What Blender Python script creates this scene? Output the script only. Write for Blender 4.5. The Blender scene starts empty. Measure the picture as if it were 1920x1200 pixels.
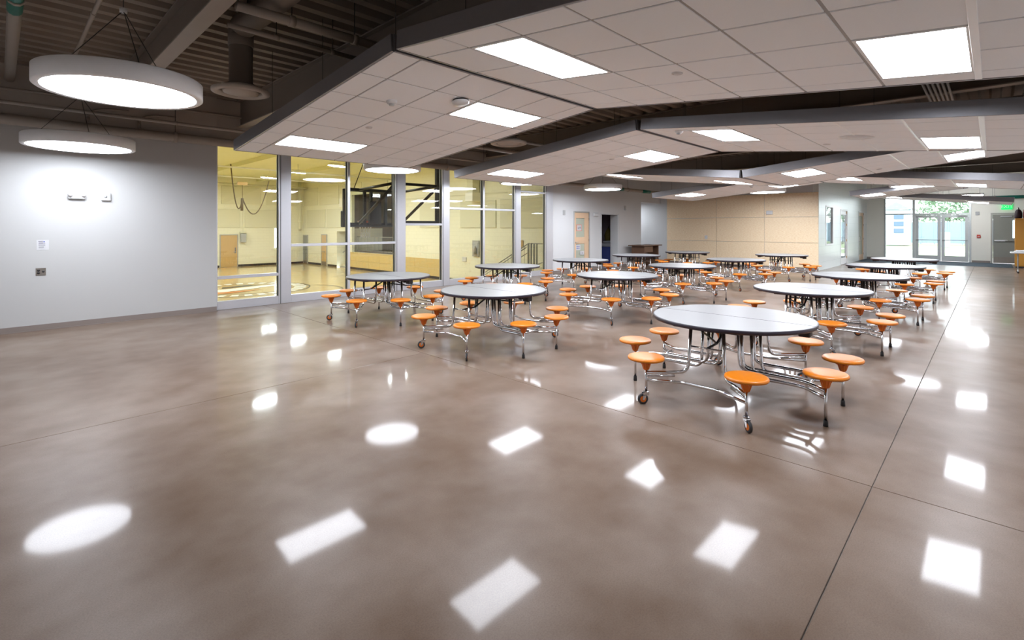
import bpy, math, random
from mathutils import Vector, Matrix
random.seed(7)
scene = bpy.context.scene
COL = scene.collection
PI = math.pi

# ------------------------------------------------------------------ camera, world, exposure
EYE = 1.6627
cam_data = bpy.data.cameras.new('camera')
cam = bpy.data.objects.new('camera', cam_data)
COL.objects.link(cam)
cam_data.sensor_fit = 'HORIZONTAL'
cam_data.sensor_width = 36.0
cam_data.lens = 36.0 * 931.82 / 1920.0
cam_data.shift_y = (425.05 - 600.0) / 1920.0
cam_data.clip_start = 0.05
cam_data.clip_end = 300
cam.location = (0, 0, EYE)
# heading: 44.05 degrees counter-clockwise from +X
cam.rotation_euler = (PI / 2, 0, 0.768875 - PI / 2)
scene.camera = cam

world = bpy.data.worlds.new('world')
scene.world = world
world.use_nodes = True
wn = world.node_tree
for n in list(wn.nodes):
    wn.nodes.remove(n)
w_out = wn.nodes.new('ShaderNodeOutputWorld')
w_bg = wn.nodes.new('ShaderNodeBackground')
w_bg.inputs['Color'].default_value = (0.86, 0.94, 1.0, 1)
w_bg.inputs['Strength'].default_value = 3.2
wn.links.new(w_bg.outputs[0], w_out.inputs[0])

scene.view_settings.view_transform = 'Standard'
scene.view_settings.look = 'None'
scene.view_settings.gamma = 1.0
scene.view_settings.use_curve_mapping = False
scene.view_settings.exposure = 1.25
TROFFER_W = 15.5        # emission strength of the 2x4 troffers
PENDANT_W = 10.5
GYM_W = 66.0
try:
    scene.cycles.use_denoising = True
    scene.cycles.max_bounces = 10
    scene.cycles.diffuse_bounces = 6
    scene.cycles.glossy_bounces = 5
    scene.cycles.transparent_max_bounces = 16
    scene.cycles.sample_clamp_indirect = 5.0
    scene.cycles.caustics_reflective = False
    scene.cycles.caustics_refractive = False
except Exception:
    pass

sun_d = bpy.data.lights.new('sun', 'SUN')
sun_d.energy = 2.0
sun_d.angle = 0.01
sun = bpy.data.objects.new('sun', sun_d)
COL.objects.link(sun)
sun.location = (45, -20, 30)
sun.rotation_euler = (math.radians(48), 0, math.radians(62))

# ------------------------------------------------------------------ materials
MATS = {}
def nodes_of(m):
    m.use_nodes = True
    return m.node_tree, m.node_tree.nodes['Principled BSDF']

def mat(name, col, rough=0.5, metal=0.0, spec=0.5, var=0.0, scale=8.0, bump=0.0, bscale=60.0, coat=0.0, stretch=None):
    """procedural material: base colour broken up by object-space noise, plus optional fine relief"""
    m = bpy.data.materials.new(name)
    nt, b = nodes_of(m)
    b.inputs['Base Color'].default_value = (*col, 1)
    b.inputs['Roughness'].default_value = rough
    b.inputs['Metallic'].default_value = metal
    b.inputs['Specular IOR Level'].default_value = spec
    if coat:
        b.inputs['Coat Weight'].default_value = coat
        b.inputs['Coat Roughness'].default_value = 0.08
    if var or bump:
        tc = nt.nodes.new('ShaderNodeTexCoord')
        src = tc.outputs['Object']
        if stretch:
            mp = nt.nodes.new('ShaderNodeMapping')
            mp.inputs['Scale'].default_value = stretch
            nt.links.new(src, mp.inputs['Vector'])
            src = mp.outputs[0]
    if var:
        nz = nt.nodes.new('ShaderNodeTexNoise')
        nz.inputs['Scale'].default_value = scale
        nz.inputs['Detail'].default_value = 6
        nt.links.new(src, nz.inputs['Vector'])
        mx = nt.nodes.new('ShaderNodeMix')
        mx.data_type = 'RGBA'
        mx.inputs[6].default_value = (*[max(0, c * (1 - var)) for c in col], 1)
        mx.inputs[7].default_value = (*[min(1, c * (1 + var)) for c in col], 1)
        nt.links.new(nz.outputs['Fac'], mx.inputs[0])
        nt.links.new(mx.outputs[2], b.inputs['Base Color'])
    if bump:
        n2 = nt.nodes.new('ShaderNodeTexNoise')
        n2.inputs['Scale'].default_value = bscale
        n2.inputs['Detail'].default_value = 3
        nt.links.new(src, n2.inputs['Vector'])
        bp = nt.nodes.new('ShaderNodeBump')
        bp.inputs['Strength'].default_value = bump
        bp.inputs['Distance'].default_value = 0.004
        nt.links.new(n2.outputs['Fac'], bp.inputs['Height'])
        nt.links.new(bp.outputs[0], b.inputs['Normal'])
    MATS[name] = m
    return m

def emit(name, col, strength):
    m = bpy.data.materials.new(name)
    nt, b = nodes_of(m)
    b.inputs['Base Color'].default_value = (0.8, 0.8, 0.8, 1)
    b.inputs['Emission Color'].default_value = (*col, 1)
    b.inputs['Emission Strength'].default_value = strength
    MATS[name] = m
    return m

def glass(name, tint, f0=0.06):
    """thin architectural glass: clear transmission with a fresnel reflection"""
    m = bpy.data.materials.new(name)
    m.use_nodes = True
    nt = m.node_tree
    for n in list(nt.nodes):
        nt.nodes.remove(n)
    out = nt.nodes.new('ShaderNodeOutputMaterial')
    tr = nt.nodes.new('ShaderNodeBsdfTransparent')
    tr.inputs[0].default_value = (*tint, 1)
    gl = nt.nodes.new('ShaderNodeBsdfGlossy')
    gl.inputs['Roughness'].default_value = 0.01
    lw = nt.nodes.new('ShaderNodeFresnel')
    lw.inputs['IOR'].default_value = 1.75
    mx = nt.nodes.new('ShaderNodeMixShader')
    nt.links.new(lw.outputs[0], mx.inputs[0])
    nt.links.new(tr.outputs[0], mx.inputs[1])
    nt.links.new(gl.outputs[0], mx.inputs[2])
    nt.links.new(mx.outputs[0], out.inputs[0])
    MATS[name] = m
    return m

# --- floor: ground and polished concrete
def concrete():
    m = bpy.data.materials.new('polished_concrete')
    nt, b = nodes_of(m)
    tc = nt.nodes.new('ShaderNodeTexCoord')
    def noise(scale, detail, rough=0.55):
        n = nt.nodes.new('ShaderNodeTexNoise')
        n.inputs['Scale'].default_value = scale
        n.inputs['Detail'].default_value = detail
        n.inputs['Roughness'].default_value = rough
        nt.links.new(tc.outputs['Object'], n.inputs['Vector'])
        return n
    big, mid, fine = noise(0.5, 5, 0.55), noise(2.2, 4, 0.5), noise(140, 3, 0.7)
    r1 = nt.nodes.new('ShaderNodeValToRGB')
    r1.color_ramp.elements[0].position = 0.38
    r1.color_ramp.elements[0].color = (0.143, 0.091, 0.060, 1)
    r1.color_ramp.elements[1].position = 0.60
    r1.color_ramp.elements[1].color = (0.230, 0.173, 0.136, 1)
    mixf = nt.nodes.new('ShaderNodeMath'); mixf.operation = 'MULTIPLY_ADD'
    mixf.inputs[1].default_value = 0.45
    half = nt.nodes.new('ShaderNodeMath'); half.operation = 'MULTIPLY'
    half.inputs[1].default_value = 0.55
    nt.links.new(big.outputs['Fac'], half.inputs[0])
    nt.links.new(mid.outputs['Fac'], mixf.inputs[0])
    nt.links.new(half.outputs[0], mixf.inputs[2])
    nt.links.new(mixf.outputs[0], r1.inputs[0])
    r2 = nt.nodes.new('ShaderNodeValToRGB')
    r2.color_ramp.elements[0].position = 0.20
    r2.color_ramp.elements[0].color = (0.55, 0.53, 0.51, 1)
    r2.color_ramp.elements[1].position = 0.60
    r2.color_ramp.elements[1].color = (1.1, 1.1, 1.1, 1)
    nt.links.new(fine.outputs['Fac'], r2.inputs[0])
    mul = nt.nodes.new('ShaderNodeMix'); mul.data_type = 'RGBA'; mul.blend_type = 'MULTIPLY'
    mul.inputs[0].default_value = 0.55
    nt.links.new(r1.outputs[0], mul.inputs[6])
    nt.links.new(r2.outputs[0], mul.inputs[7])
    nt.links.new(mul.outputs[2], b.inputs['Base Color'])
    b.inputs['Roughness'].default_value = 0.33
    b.inputs['Specular IOR Level'].default_value = 0.08
    b.inputs['Coat Weight'].default_value = 0.26
    b.inputs['Coat Roughness'].default_value = 0.062
    b.inputs['Coat IOR'].default_value = 1.42
    bp = nt.nodes.new('ShaderNodeBump')
    bp.inputs['Strength'].default_value = 0.03
    bp.inputs['Distance'].default_value = 0.01
    wav = noise(0.8, 1)
    nt.links.new(wav.outputs['Fac'], bp.inputs['Height'])
    nt.links.new(bp.outputs[0], b.inputs['Coat Normal'])
    MATS['concrete'] = m
concrete()

def strand_board():
    m = bpy.data.materials.new('strand_board')
    nt, b = nodes_of(m)
    tc = nt.nodes.new('ShaderNodeTexCoord')
    mp = nt.nodes.new('ShaderNodeMapping')
    mp.inputs['Scale'].default_value = (14, 14, 60)
    nt.links.new(tc.outputs['Object'], mp.inputs['Vector'])
    n = nt.nodes.new('ShaderNodeTexNoise')
    n.inputs['Scale'].default_value = 1.0
    n.inputs['Detail'].default_value = 5
    n.inputs['Roughness'].default_value = 0.75
    nt.links.new(mp.outputs[0], n.inputs['Vector'])
    r = nt.nodes.new('ShaderNodeValToRGB')
    r.color_ramp.elements[0].position = 0.30
    r.color_ramp.elements[0].color = (0.76, 0.54, 0.30, 1)
    r.color_ramp.elements[1].position = 0.62
    r.color_ramp.elements[1].color = (0.95, 0.79, 0.57, 1)
    nt.links.new(n.outputs['Fac'], r.inputs[0])
    nt.links.new(r.outputs[0], b.inputs['Base Color'])
    b.inputs['Roughness'].default_value = 0.45
    MATS['strand'] = m
strand_board()

def gym_wood():
    m = bpy.data.materials.new('maple_floor')
    nt, b = nodes_of(m)
    tc = nt.nodes.new('ShaderNodeTexCoord')
    mp = nt.nodes.new('ShaderNodeMapping')
    mp.inputs['Rotation'].default_value = (0, 0, 0)
    nt.links.new(tc.outputs['Object'], mp.inputs['Vector'])
    br = nt.nodes.new('ShaderNodeTexBrick')
    br.inputs['Color1'].default_value = (0.60, 0.43, 0.18, 1)
    br.inputs['Color2'].default_value = (0.70, 0.52, 0.24, 1)
    br.inputs['Mortar'].default_value = (0.34, 0.2, 0.08, 1)
    br.inputs['Scale'].default_value = 1.0
    br.inputs['Mortar Size'].default_value = 0.004
    br.inputs['Brick Width'].default_value = 1.6
    br.inputs['Row Height'].default_value = 0.09
    nt.links.new(mp.outputs[0], br.inputs['Vector'])
    nt.links.new(br.outputs['Color'], b.inputs['Base Color'])
    b.inputs['Roughness'].default_value = 0.3
    b.inputs['Coat Weight'].default_value = 0.8
    b.inputs['Coat Roughness'].default_value = 0.06
    MATS['maple'] = m
gym_wood()

def block_wall(name, col, mortar, bw=0.4, bh=0.2, rough=0.5):
    m = bpy.data.materials.new(name)
    nt, b = nodes_of(m)
    tc = nt.nodes.new('ShaderNodeTexCoord')
    sep = nt.nodes.new('ShaderNodeSeparateXYZ')
    nt.links.new(tc.outputs['Object'], sep.inputs[0])
    add = nt.nodes.new('ShaderNodeMath'); add.operation = 'ADD'
    nt.links.new(sep.outputs[0], add.inputs[0]); nt.links.new(sep.outputs[1], add.inputs[1])
    cmb = nt.nodes.new('ShaderNodeCombineXYZ')
    nt.links.new(add.outputs[0], cmb.inputs[0]); nt.links.new(sep.outputs[2], cmb.inputs[1])
    br = nt.nodes.new('ShaderNodeTexBrick')
    br.inputs['Color1'].default_value = (*col, 1)
    br.inputs['Color2'].default_value = (*[c * 0.985 for c in col], 1)
    br.inputs['Mortar'].default_value = (*mortar, 1)
    br.inputs['Scale'].default_value = 1.0
    br.inputs['Mortar Size'].default_value = 0.006
    br.inputs['Brick Width'].default_value = bw
    br.inputs['Row Height'].default_value = bh
    nt.links.new(cmb.outputs[0], br.inputs['Vector'])
    nt.links.new(br.outputs['Color'], b.inputs['Base Color'])
    b.inputs['Roughness'].default_value = rough
    MATS[name] = m

mat('hall_white', (0.66, 0.665, 0.67), 0.55, var=0.012, scale=2)
mat('white_wall', (0.49, 0.49, 0.483), 0.55, var=0.012, scale=2, bump=0.08, bscale=220)
mat('bright_wall', (0.86, 0.86, 0.86), 0.6)
mat('grey_white_wall', (0.62, 0.63, 0.635), 0.5, var=0.012, scale=2)
mat('beige_wall', (0.84, 0.825, 0.745), 0.55, var=0.012, scale=2)
block_wall('pale_green_block', (0.72, 0.76, 0.74), (0.60, 0.66, 0.64), 0.6, 0.3, 0.3)
block_wall('gym_block', (0.82, 0.80, 0.63), (0.74, 0.72, 0.56), 0.4, 0.2, 0.5)
mat('gym_panel', (0.70, 0.68, 0.51), 0.8, var=0.03, scale=30)
mat('gym_ceiling', (0.78, 0.77, 0.50), 0.6, var=0.03, scale=3)
mat('base_vinyl', (0.235, 0.195, 0.175), 0.45, var=0.04)
mat('black_base', (0.03, 0.022, 0.02), 0.4)
mat('deck', (0.24, 0.195, 0.155), 0.65, var=0.10, scale=2)
mat('dark_paint', (0.20, 0.165, 0.135), 0.6, var=0.06, scale=3)
mat('pipe_paint', (0.34, 0.29, 0.245), 0.5, var=0.05, scale=5)
mat('soffit_paint', (0.42, 0.375, 0.33), 0.6, var=0.04, scale=3)
mat('wire', (0.05, 0.045, 0.04), 0.5, metal=0.5)
mat('tile', (0.91, 0.935, 0.96), 0.85, var=0.03, scale=120, bump=0.25, bscale=300)
mat('grid_white', (0.82, 0.82, 0.82), 0.4, var=0.01)
mat('grid_grey', (0.40, 0.39, 0.38), 0.5, var=0.01)
mat('tee_white', (0.92, 0.93, 0.94), 0.3, var=0.005)
mat('fascia', (0.27, 0.265, 0.28), 0.36, metal=0.6, var=0.05, scale=30)
mat('aluminium', (0.68, 0.69, 0.73), 0.34, metal=0.6, var=0.03, scale=20)
mat('gasket', (0.06, 0.07, 0.06), 0.5)
mat('pendant_shell', (0.88, 0.88, 0.89), 0.42, metal=0.0, var=0.03, scale=20)
mat('laminate', (0.232, 0.233, 0.236), 0.36, var=0.015, scale=200)
mat('edge_dark', (0.022, 0.016, 0.026), 0.35, var=0.1)
mat('black_steel', (0.018, 0.016, 0.018), 0.35, var=0.1)
mat('chrome', (0.74, 0.74, 0.76), 0.12, metal=1.0, var=0.02)
mat('seat_orange', (0.66, 0.19, 0.008), 0.34, var=0.05, scale=14)
mat('bracket_orange', (0.72, 0.16, 0.010), 0.38, var=0.08, scale=20)
mat('rubber', (0.035, 0.034, 0.036), 0.55, var=0.1)
mat('glide_black', (0.012, 0.011, 0.012), 0.45)
mat('plastic_white', (0.64, 0.64, 0.64), 0.35, var=0.01)
mat('plastic_grey', (0.42, 0.43, 0.43), 0.4, var=0.02)
mat('paper', (0.60, 0.60, 0.61), 0.7, var=0.01)
mat('ink', (0.12, 0.11, 0.16), 0.7)
mat('ink_blue', (0.06, 0.10, 0.42), 0.7)
mat('paper_red', (0.80, 0.22, 0.14), 0.7)
mat('steel_plate', (0.28, 0.25, 0.22), 0.35, metal=0.7, var=0.1, scale=40)
mat('door_maple', (0.74, 0.52, 0.34), 0.4, var=0.06, scale=6, stretch=(8, 8, 1))
mat('door_oak', (0.58, 0.38, 0.15), 0.4, var=0.08, scale=6, stretch=(8, 8, 1))
mat('door_grey', (0.25, 0.255, 0.225), 0.45, var=0.04)
mat('door_frame_grey', (0.38, 0.375, 0.34), 0.45, var=0.03)
mat('alum_door', (0.52, 0.55, 0.55), 0.4, metal=0.4, var=0.03)
mat('desk_brown', (0.15, 0.082, 0.05), 0.4, var=0.25, scale=5, stretch=(1, 10, 10))
mat('bin_blue', (0.07, 0.10, 0.34), 0.5, var=0.08)
mat('bin_lid', (0.42, 0.42, 0.45), 0.5, var=0.06)
mat('dark_room', (0.34, 0.30, 0.33), 0.8, var=0.05)
mat('olive_cloth', (0.14, 0.105, 0.018), 0.8, var=0.25, scale=8)
mat('red_box', (0.55, 0.05, 0.03), 0.4, var=0.05)
mat('cabinet_orange', (0.62, 0.29, 0.035), 0.4, var=0.06, scale=3)
mat('bag_red', (0.22, 0.012, 0.012), 0.7, var=0.2)
mat('bag_dark', (0.03, 0.014, 0.02), 0.7, var=0.2)
mat('carpet', (0.055, 0.080, 0.105), 0.95, var=0.15, scale=120, bump=0.4, bscale=300)
mat('label_green', (0.0, 0.14, 0.10), 0.4)
mat('rope', (0.13, 0.095, 0.05), 0.8)
mat('rail_grey', (0.30, 0.30, 0.27), 0.4, metal=0.3)
mat('net_white', (0.85, 0.85, 0.82), 0.7)
mat('rim_orange', (0.85, 0.12, 0.02), 0.4)
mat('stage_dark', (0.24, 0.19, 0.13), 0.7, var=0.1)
mat('wood_slat', (0.62, 0.46, 0.19), 0.45, var=0.14, scale=3, stretch=(6, 1.5, 26))
mat('court_white', (0.85, 0.83, 0.74), 0.3)
mat('court_black', (0.04, 0.035, 0.03), 0.3)
mat('court_orange', (0.62, 0.19, 0.03), 0.3)
mat('grass', (0.19, 0.24, 0.11), 0.9, var=0.3, scale=6, bump=0.5, bscale=40)
mat('path', (0.55, 0.53, 0.50), 0.85, var=0.08, scale=6)
mat('foliage', (0.17, 0.25, 0.16), 0.8, var=0.45, scale=2.5)
mat('bark', (0.12, 0.08, 0.05), 0.9, var=0.3, scale=10)
mat('fence_blue', (0.22, 0.28, 0.36), 0.6, var=0.08)
mat('house_pale', (0.42, 0.47, 0.53), 0.7, var=0.04)
mat('louvre', (0.10, 0.15, 0.24), 0.5)
emit('lamp_white', (0.94, 0.985, 1.07), TROFFER_W)
emit('lamp_pendant', (0.93, 0.985, 1.08), PENDANT_W)
emit('lamp_strip', (0.96, 0.99, 1.04), 62.0)
emit('lamp_gym', (0.91, 1.0, 1.03), GYM_W)
emit('exit_green', (0.0, 0.85, 0.16), 0.62)
MATS['exit_green'].node_tree.nodes['Principled BSDF'].inputs['Base Color'].default_value = (0.0, 0.06, 0.02, 1)
emit('window_glow', (0.75, 0.92, 1.0), 1.4)  # emission put on opaque panes in place of light coming through them
glass('clear_glass', (0.94, 0.97, 0.955))
glass('door_glass', (0.92, 0.95, 0.93))
glass('board_glass', (0.90, 0.95, 0.92))
mat('frosted_green', (0.46, 0.49, 0.40), 0.25)

# ------------------------------------------------------------------ mesh helpers
class MB:
    def __init__(self):
        self.v, self.f, self.s, self.mi = [], [], [], []
        self.mats = []
    def slot(self, m):
        if m not in self.mats:
            self.mats.append(m)
        return self.mats.index(m)
    def face(self, idx, smooth=False, m=None):
        self.f.append(tuple(idx)); self.s.append(smooth); self.mi.append(self.slot(m) if m else 0)
    def add(self, pts):
        k = len(self.v)
        self.v.extend([tuple(p) for p in pts])
        return k
    def box(self, x0, x1, y0, y1, z0, z1, m=None, M=None):
        p = [(x0, y0, z0), (x1, y0, z0), (x1, y1, z0), (x0, y1, z0), (x0, y0, z1), (x1, y0, z1), (x1, y1, z1), (x0, y1, z1)]
        if M is not None:
            p = [tuple(M @ Vector(q)) for q in p]
        k = self.add(p)
        for q in ((0, 3, 2, 1), (4, 5, 6, 7), (0, 1, 5, 4), (1, 2, 6, 5), (2, 3, 7, 6), (3, 0, 4, 7)):
            self.face([k + i for i in q], False, m)
        return self
    def bbox(self, x0, x1, y0, y1, z0, z1, c=0.004, m=None):
        """box with chamfered edges (8 corners -> 24 vertices)"""
        vs = {}
        X, Y, Z = (x0, x1), (y0, y1), (z0, z1)
        for i in (0, 1):
            for j in (0, 1):
                for k in (0, 1):
                    sx, sy, sz = (1, -1)[i], (1, -1)[j], (1, -1)[k]
                    x, y, z = X[i], Y[j], Z[k]
                    vs[(i, j, k, 'x')] = self.add([(x, y + sy * c, z + sz * c)])
                    vs[(i, j, k, 'y')] = self.add([(x + sx * c, y, z + sz * c)])
                    vs[(i, j, k, 'z')] = self.add([(x + sx * c, y + sy * c, z)])
        g = lambda i, j, k, a: vs[(i, j, k, a)]
        self.face([g(0,0,0,'x'), g(0,0,1,'x'), g(0,1,1,'x'), g(0,1,0,'x')], False, m)
        self.face([g(1,0,0,'x'), g(1,1,0,'x'), g(1,1,1,'x'), g(1,0,1,'x')], False, m)
        self.face([g(0,0,0,'y'), g(1,0,0,'y'), g(1,0,1,'y'), g(0,0,1,'y')], False, m)
        self.face([g(0,1,0,'y'), g(0,1,1,'y'), g(1,1,1,'y'), g(1,1,0,'y')], False, m)
        self.face([g(0,0,0,'z'), g(0,1,0,'z'), g(1,1,0,'z'), g(1,0,0,'z')], False, m)
        self.face([g(0,0,1,'z'), g(1,0,1,'z'), g(1,1,1,'z'), g(0,1,1,'z')], False, m)
        for j in (0, 1):
            for k in (0, 1):
                q = [g(0,j,k,'y'), g(1,j,k,'y'), g(1,j,k,'z'), g(0,j,k,'z')]
                self.face(q if (j ^ k) else q[::-1], False, m)
        for i in (0, 1):
            for k in (0, 1):
                q = [g(i,0,k,'x'), g(i,0,k,'z'), g(i,1,k,'z'), g(i,1,k,'x')]
                self.face(q if not (i ^ k) else q[::-1], False, m)
        for i in (0, 1):
            for j in (0, 1):
                q = [g(i,j,0,'x'), g(i,j,1,'x'), g(i,j,1,'y'), g(i,j,0,'y')]
                self.face(q if not (i ^ j) else q[::-1], False, m)
        for i in (0, 1):
            for j in (0, 1):
                for k in (0, 1):
                    q = [g(i,j,k,'x'), g(i,j,k,'y'), g(i,j,k,'z')]
                    self.face(q if (i + j + k) % 2 == 1 else q[::-1], False, m)
        return self
    def lathe(self, prof, n=32, c=(0, 0, 0), smooth=True, m=None, axis='z'):
        """revolve (r, h) points; r = 0 closes"""
        rings = []
        def put(r, h, a):
            x, y = r * math.cos(a), r * math.sin(a)
            if axis == 'z': return (c[0] + x, c[1] + y, c[2] + h)
            if axis == 'x': return (c[0] + h, c[1] + x, c[2] + y)
            return (c[0] + y, c[1] + h, c[2] + x)
        for r, h in prof:
            if r < 1e-6:
                rings.append((1, self.add([put(0, h, 0)])))
            else:
                rings.append((n, self.add([put(r, h, 2 * PI * i / n) for i in range(n)])))
        for (na, a), (nb, b) in zip(rings, rings[1:]):
            for i in range(n):
                j = (i + 1) % n
                if na == 1 and nb == 1: continue
                if na == 1: self.face([a, b + j, b + i], smooth, m)
                elif nb == 1: self.face([a + i, a + j, b], smooth, m)
                else: self.face([a + i, a + j, b + j, b + i], smooth, m)
        return self
    def tube(self, pts, r, n=8, fillet=0.0, fn=5, caps=True, m=None):
        P = [Vector(p) for p in pts]
        if fillet:
            Q = [P[0]]
            for a, b, c in zip(P, P[1:], P[2:]):
                d1, d2 = (a - b), (c - b)
                l = min(fillet, d1.length * 0.49, d2.length * 0.49)
                s, e = b + d1.normalized() * l, b + d2.normalized() * l
                for i in range(fn + 1):
                    t = i / fn
                    Q.append(s * (1 - t) ** 2 + b * 2 * t * (1 - t) + e * t * t)
            Q.append(P[-1]); P = Q
        t0 = (P[1] - P[0]).normalized()
        nrm = t0.orthogonal().normalized()
        rings = []
        for i, p in enumerate(P):
            t = (P[min(i + 1, len(P) - 1)] - P[max(i - 1, 0)]).normalized()
            nrm = (nrm - t * nrm.dot(t))
            nrm = nrm.normalized() if nrm.length > 1e-6 else t.orthogonal().normalized()
            bn = t.cross(nrm)
            rings.append(self.add([p + (nrm * math.cos(2 * PI * k / n) + bn * math.sin(2 * PI * k / n)) * r for k in range(n)]))
        for a, b in zip(rings, rings[1:]):
            for k in range(n):
                self.face([a + k, a + (k + 1) % n, b + (k + 1) % n, b + k], True, m)
        if caps:
            self.face([rings[0] + k for k in range(n)][::-1], False, m)
            self.face([rings[-1] + k for k in range(n)], False, m)
        return self
    def prism(self, poly, z0, z1, m=None, side=None, bottom=None):
        n = len(poly)
        a = self.add([(x, y, z0) for x, y in poly]); b = self.add([(x, y, z1) for x, y in poly])
        self.face([a + i for i in range(n)][::-1], False, bottom or m)
        self.face([b + i for i in range(n)], False, m)
        for i in range(n):
            j = (i + 1) % n
            self.face([a + i, a + j, b + j, b + i], False, side or m)
        return self
    def build(self, name, m=None, parent=None, loc=(0, 0, 0), rot=(0, 0, 0)):
        me = bpy.data.meshes.new(name)
        me.from_pydata(self.v, [], self.f)
        if self.mats:
            for k in self.mats: me.materials.append(MATS[k])
            me.polygons.foreach_set('material_index', self.mi)
        elif m:
            me.materials.append(MATS[m])
        me.polygons.foreach_set('use_smooth', self.s)
        me.update()
        return link(name, me, parent, loc, rot)

def link(name, me, parent=None, loc=(0, 0, 0), rot=(0, 0, 0)):
    o = bpy.data.objects.new(name, me)
    COL.objects.link(o)
    o.location = loc; o.rotation_euler = rot
    if parent is not None: o.parent = parent
    return o

def thing(name, label, cat, loc=(0, 0, 0), rz=0, group=None):
    o = bpy.data.objects.new(name, None)
    o.empty_display_size = 0.1
    COL.objects.link(o)
    o.location = loc; o.rotation_euler = (0, 0, rz)
    o['label'] = label; o['category'] = cat
    if group: o['group'] = group
    return o

def tag(o, label, cat, group=None):
    o['label'] = label; o['category'] = cat
    if group: o['group'] = group
    return o

def struct(name, loc=(0, 0, 0)):
    o = bpy.data.objects.new(name, None)
    o.empty_display_size = 0.1
    COL.objects.link(o); o.location = loc; o['kind'] = 'structure'
    return o

def st(name, mb, m=None, **k):
    o = mb.build(name, m, **k); o['kind'] = 'structure'; return o

def copy_tree(o, parent=None):
    c = o.copy(); COL.objects.link(c)
    if parent is not None: c.parent = parent
    for ch in list(o.children): copy_tree(ch, c)
    return c

def B(*a, **k): return MB().box(*a, **k)
def BB(*a, **k): return MB().bbox(*a, **k)

# ================================================================== SETTING
# world axes: +X runs along the glass wall towards the far doors, +Y towards the gym
DECK = 4.2
floor = st('floor', B(-2.6, 31.7, -2.2, 11.22, -0.30, -0.012), 'dark_paint')
JX, J3, J1 = 3.887, 0.5546, 5.39
g = 0.0028
def slab(x0, x1, y0, y1):
    MB().bbox(x0, x1, y0, y1, -0.012, 0, 0.0018).build('slab', 'concrete', floor)
slab(-2.5, JX - g, -2.1, J3 - g); slab(JX + g, 28.4, -2.1, J3 - g); slab(28.4, 31.5, -2.1, -.60)
slab(-2.5, JX - g, J3 + g, J1 - g); slab(-2.5, JX - g, J1 + g, 11.22)
slab(JX + g, 28.4, J3 + g, 11.22)
slab(19.6, 21.53, 11.3, 15)
B(19.56, 21.53, 11.22, 15, -.3, -.012).build('hall_subfloor', 'dark_paint', floor)
# entry mat in front of the far doors
tag(B(28.4, 31.5, -.60, 4.7, -0.012, 0.004).build('entry_mat', 'carpet'), 'blue grey entry carpet in front of the glass doors', 'carpet')

# left wall (in front of the white wall hangs nothing lower than the pipe)
st('wall_left', B(-2.5, 2.99, 10.99, 11.30, 0, 3.32), 'white_wall')
st('wall_left_upper', B(-2.5, 2.99, 10.99, 11.30, 3.32, DECK + .1), 'soffit_paint')
bb = MB(); bb.box(-2.5, 2.992, 10.978, 10.99, 0.012, 0.093); bb.box(-2.5, 2.994, 10.966, 10.99, 0, 0.012)
st('baseboard_left', bb, 'base_vinyl')
# wall over the glazing
st('wall_over_glazing', B(2.99, 13.5, 11.05, 11.30, 3.42, DECK), 'soffit_paint')
# white wall beyond the glazing with two doors and the hall opening
wl = struct('wall_left_far', (0, 0, 0))
D1 = (14.85, 15.78, 2.19); D2 = (16.62, 17.85, 2.15)
for x0, x1, z0, z1 in ((13.5, D1[0], 0, DECK), (D1[0], D1[1], D1[2], DECK), (D1[1], D2[0], 0, DECK), (D2[0], D2[1], D2[2], DECK),
                       (D2[1], 19.71, 0, DECK), (19.71, 21.5, 2.74, DECK)):
    B(x0, x1, 11.15, 11.30, z0, z1).build('wall_section', 'hall_white', wl)
bb = MB()
for x0, x1 in ((13.5, D1[0] - .06), (D1[1] + .06, D2[0] - .06), (D2[1] + .06, 19.71)):
    bb.box(x0, x1, 11.138, 11.15, 0, 0.1)
st('baseboard_left_far', bb, 'base_vinyl')
st('wall_hall_left', B(19.56, 19.71, 11.30, 15, 0, 3.2), 'white_wall')
st('wall_hall_end', B(19.56, 21.6, 15, 15.15, 0, 3.2), 'white_wall')
st('ceiling_hall', B(19.56, 21.6, 11.30, 15.15, 2.74, 2.9), 'white_wall')
# wall at the end of the tables (strand board panels, white return at the hall)
st('wall_end', B(21.53, 21.75, 4.92, 15.15, 0, DECK), 'grey_white_wall')
pan = struct('trim_1')
ys = [4.722, 6.63, 8.56, 10.84]; zs = [0.0, 1.04, 2.04, 2.98]
for i in range(3):
    for k in range(3):
        BB(21.505, 21.53, ys[i] + .006, ys[i + 1] - .006, zs[k] + (.006 if k else 0.09), zs[k + 1] - .006, 0.004).build('wall_panel', 'strand', pan)
st('baseboard_end', B(21.495, 21.53, 4.73, 15, 0, 0.085), 'base_vinyl')
# pale green wall leading to the far doors
gw = struct('wall_right_of_panels')
WIN = (22.62, 23.86, 0.92, 2.50); DG = (25.25, 26.65, 2.42); DW = (29.25, 30.7, 2.42)
for x0, x1, z0, z1 in ((21.535, WIN[0], 0, DECK), (WIN[0], WIN[1], 0, WIN[2]), (WIN[0], WIN[1], WIN[3], DECK), (WIN[1], DG[0], 0, DECK),
                       (DG[0], DG[1], DG[2], DECK), (DG[1], DW[0], 0, DECK), (DW[0], DW[1], DW[2], DECK), (DW[1], 31.7, 0, DECK)):
    B(x0, x1, 4.72, 4.92, z0, z1).build('wall_section', 'pale_green_block', gw)
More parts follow.
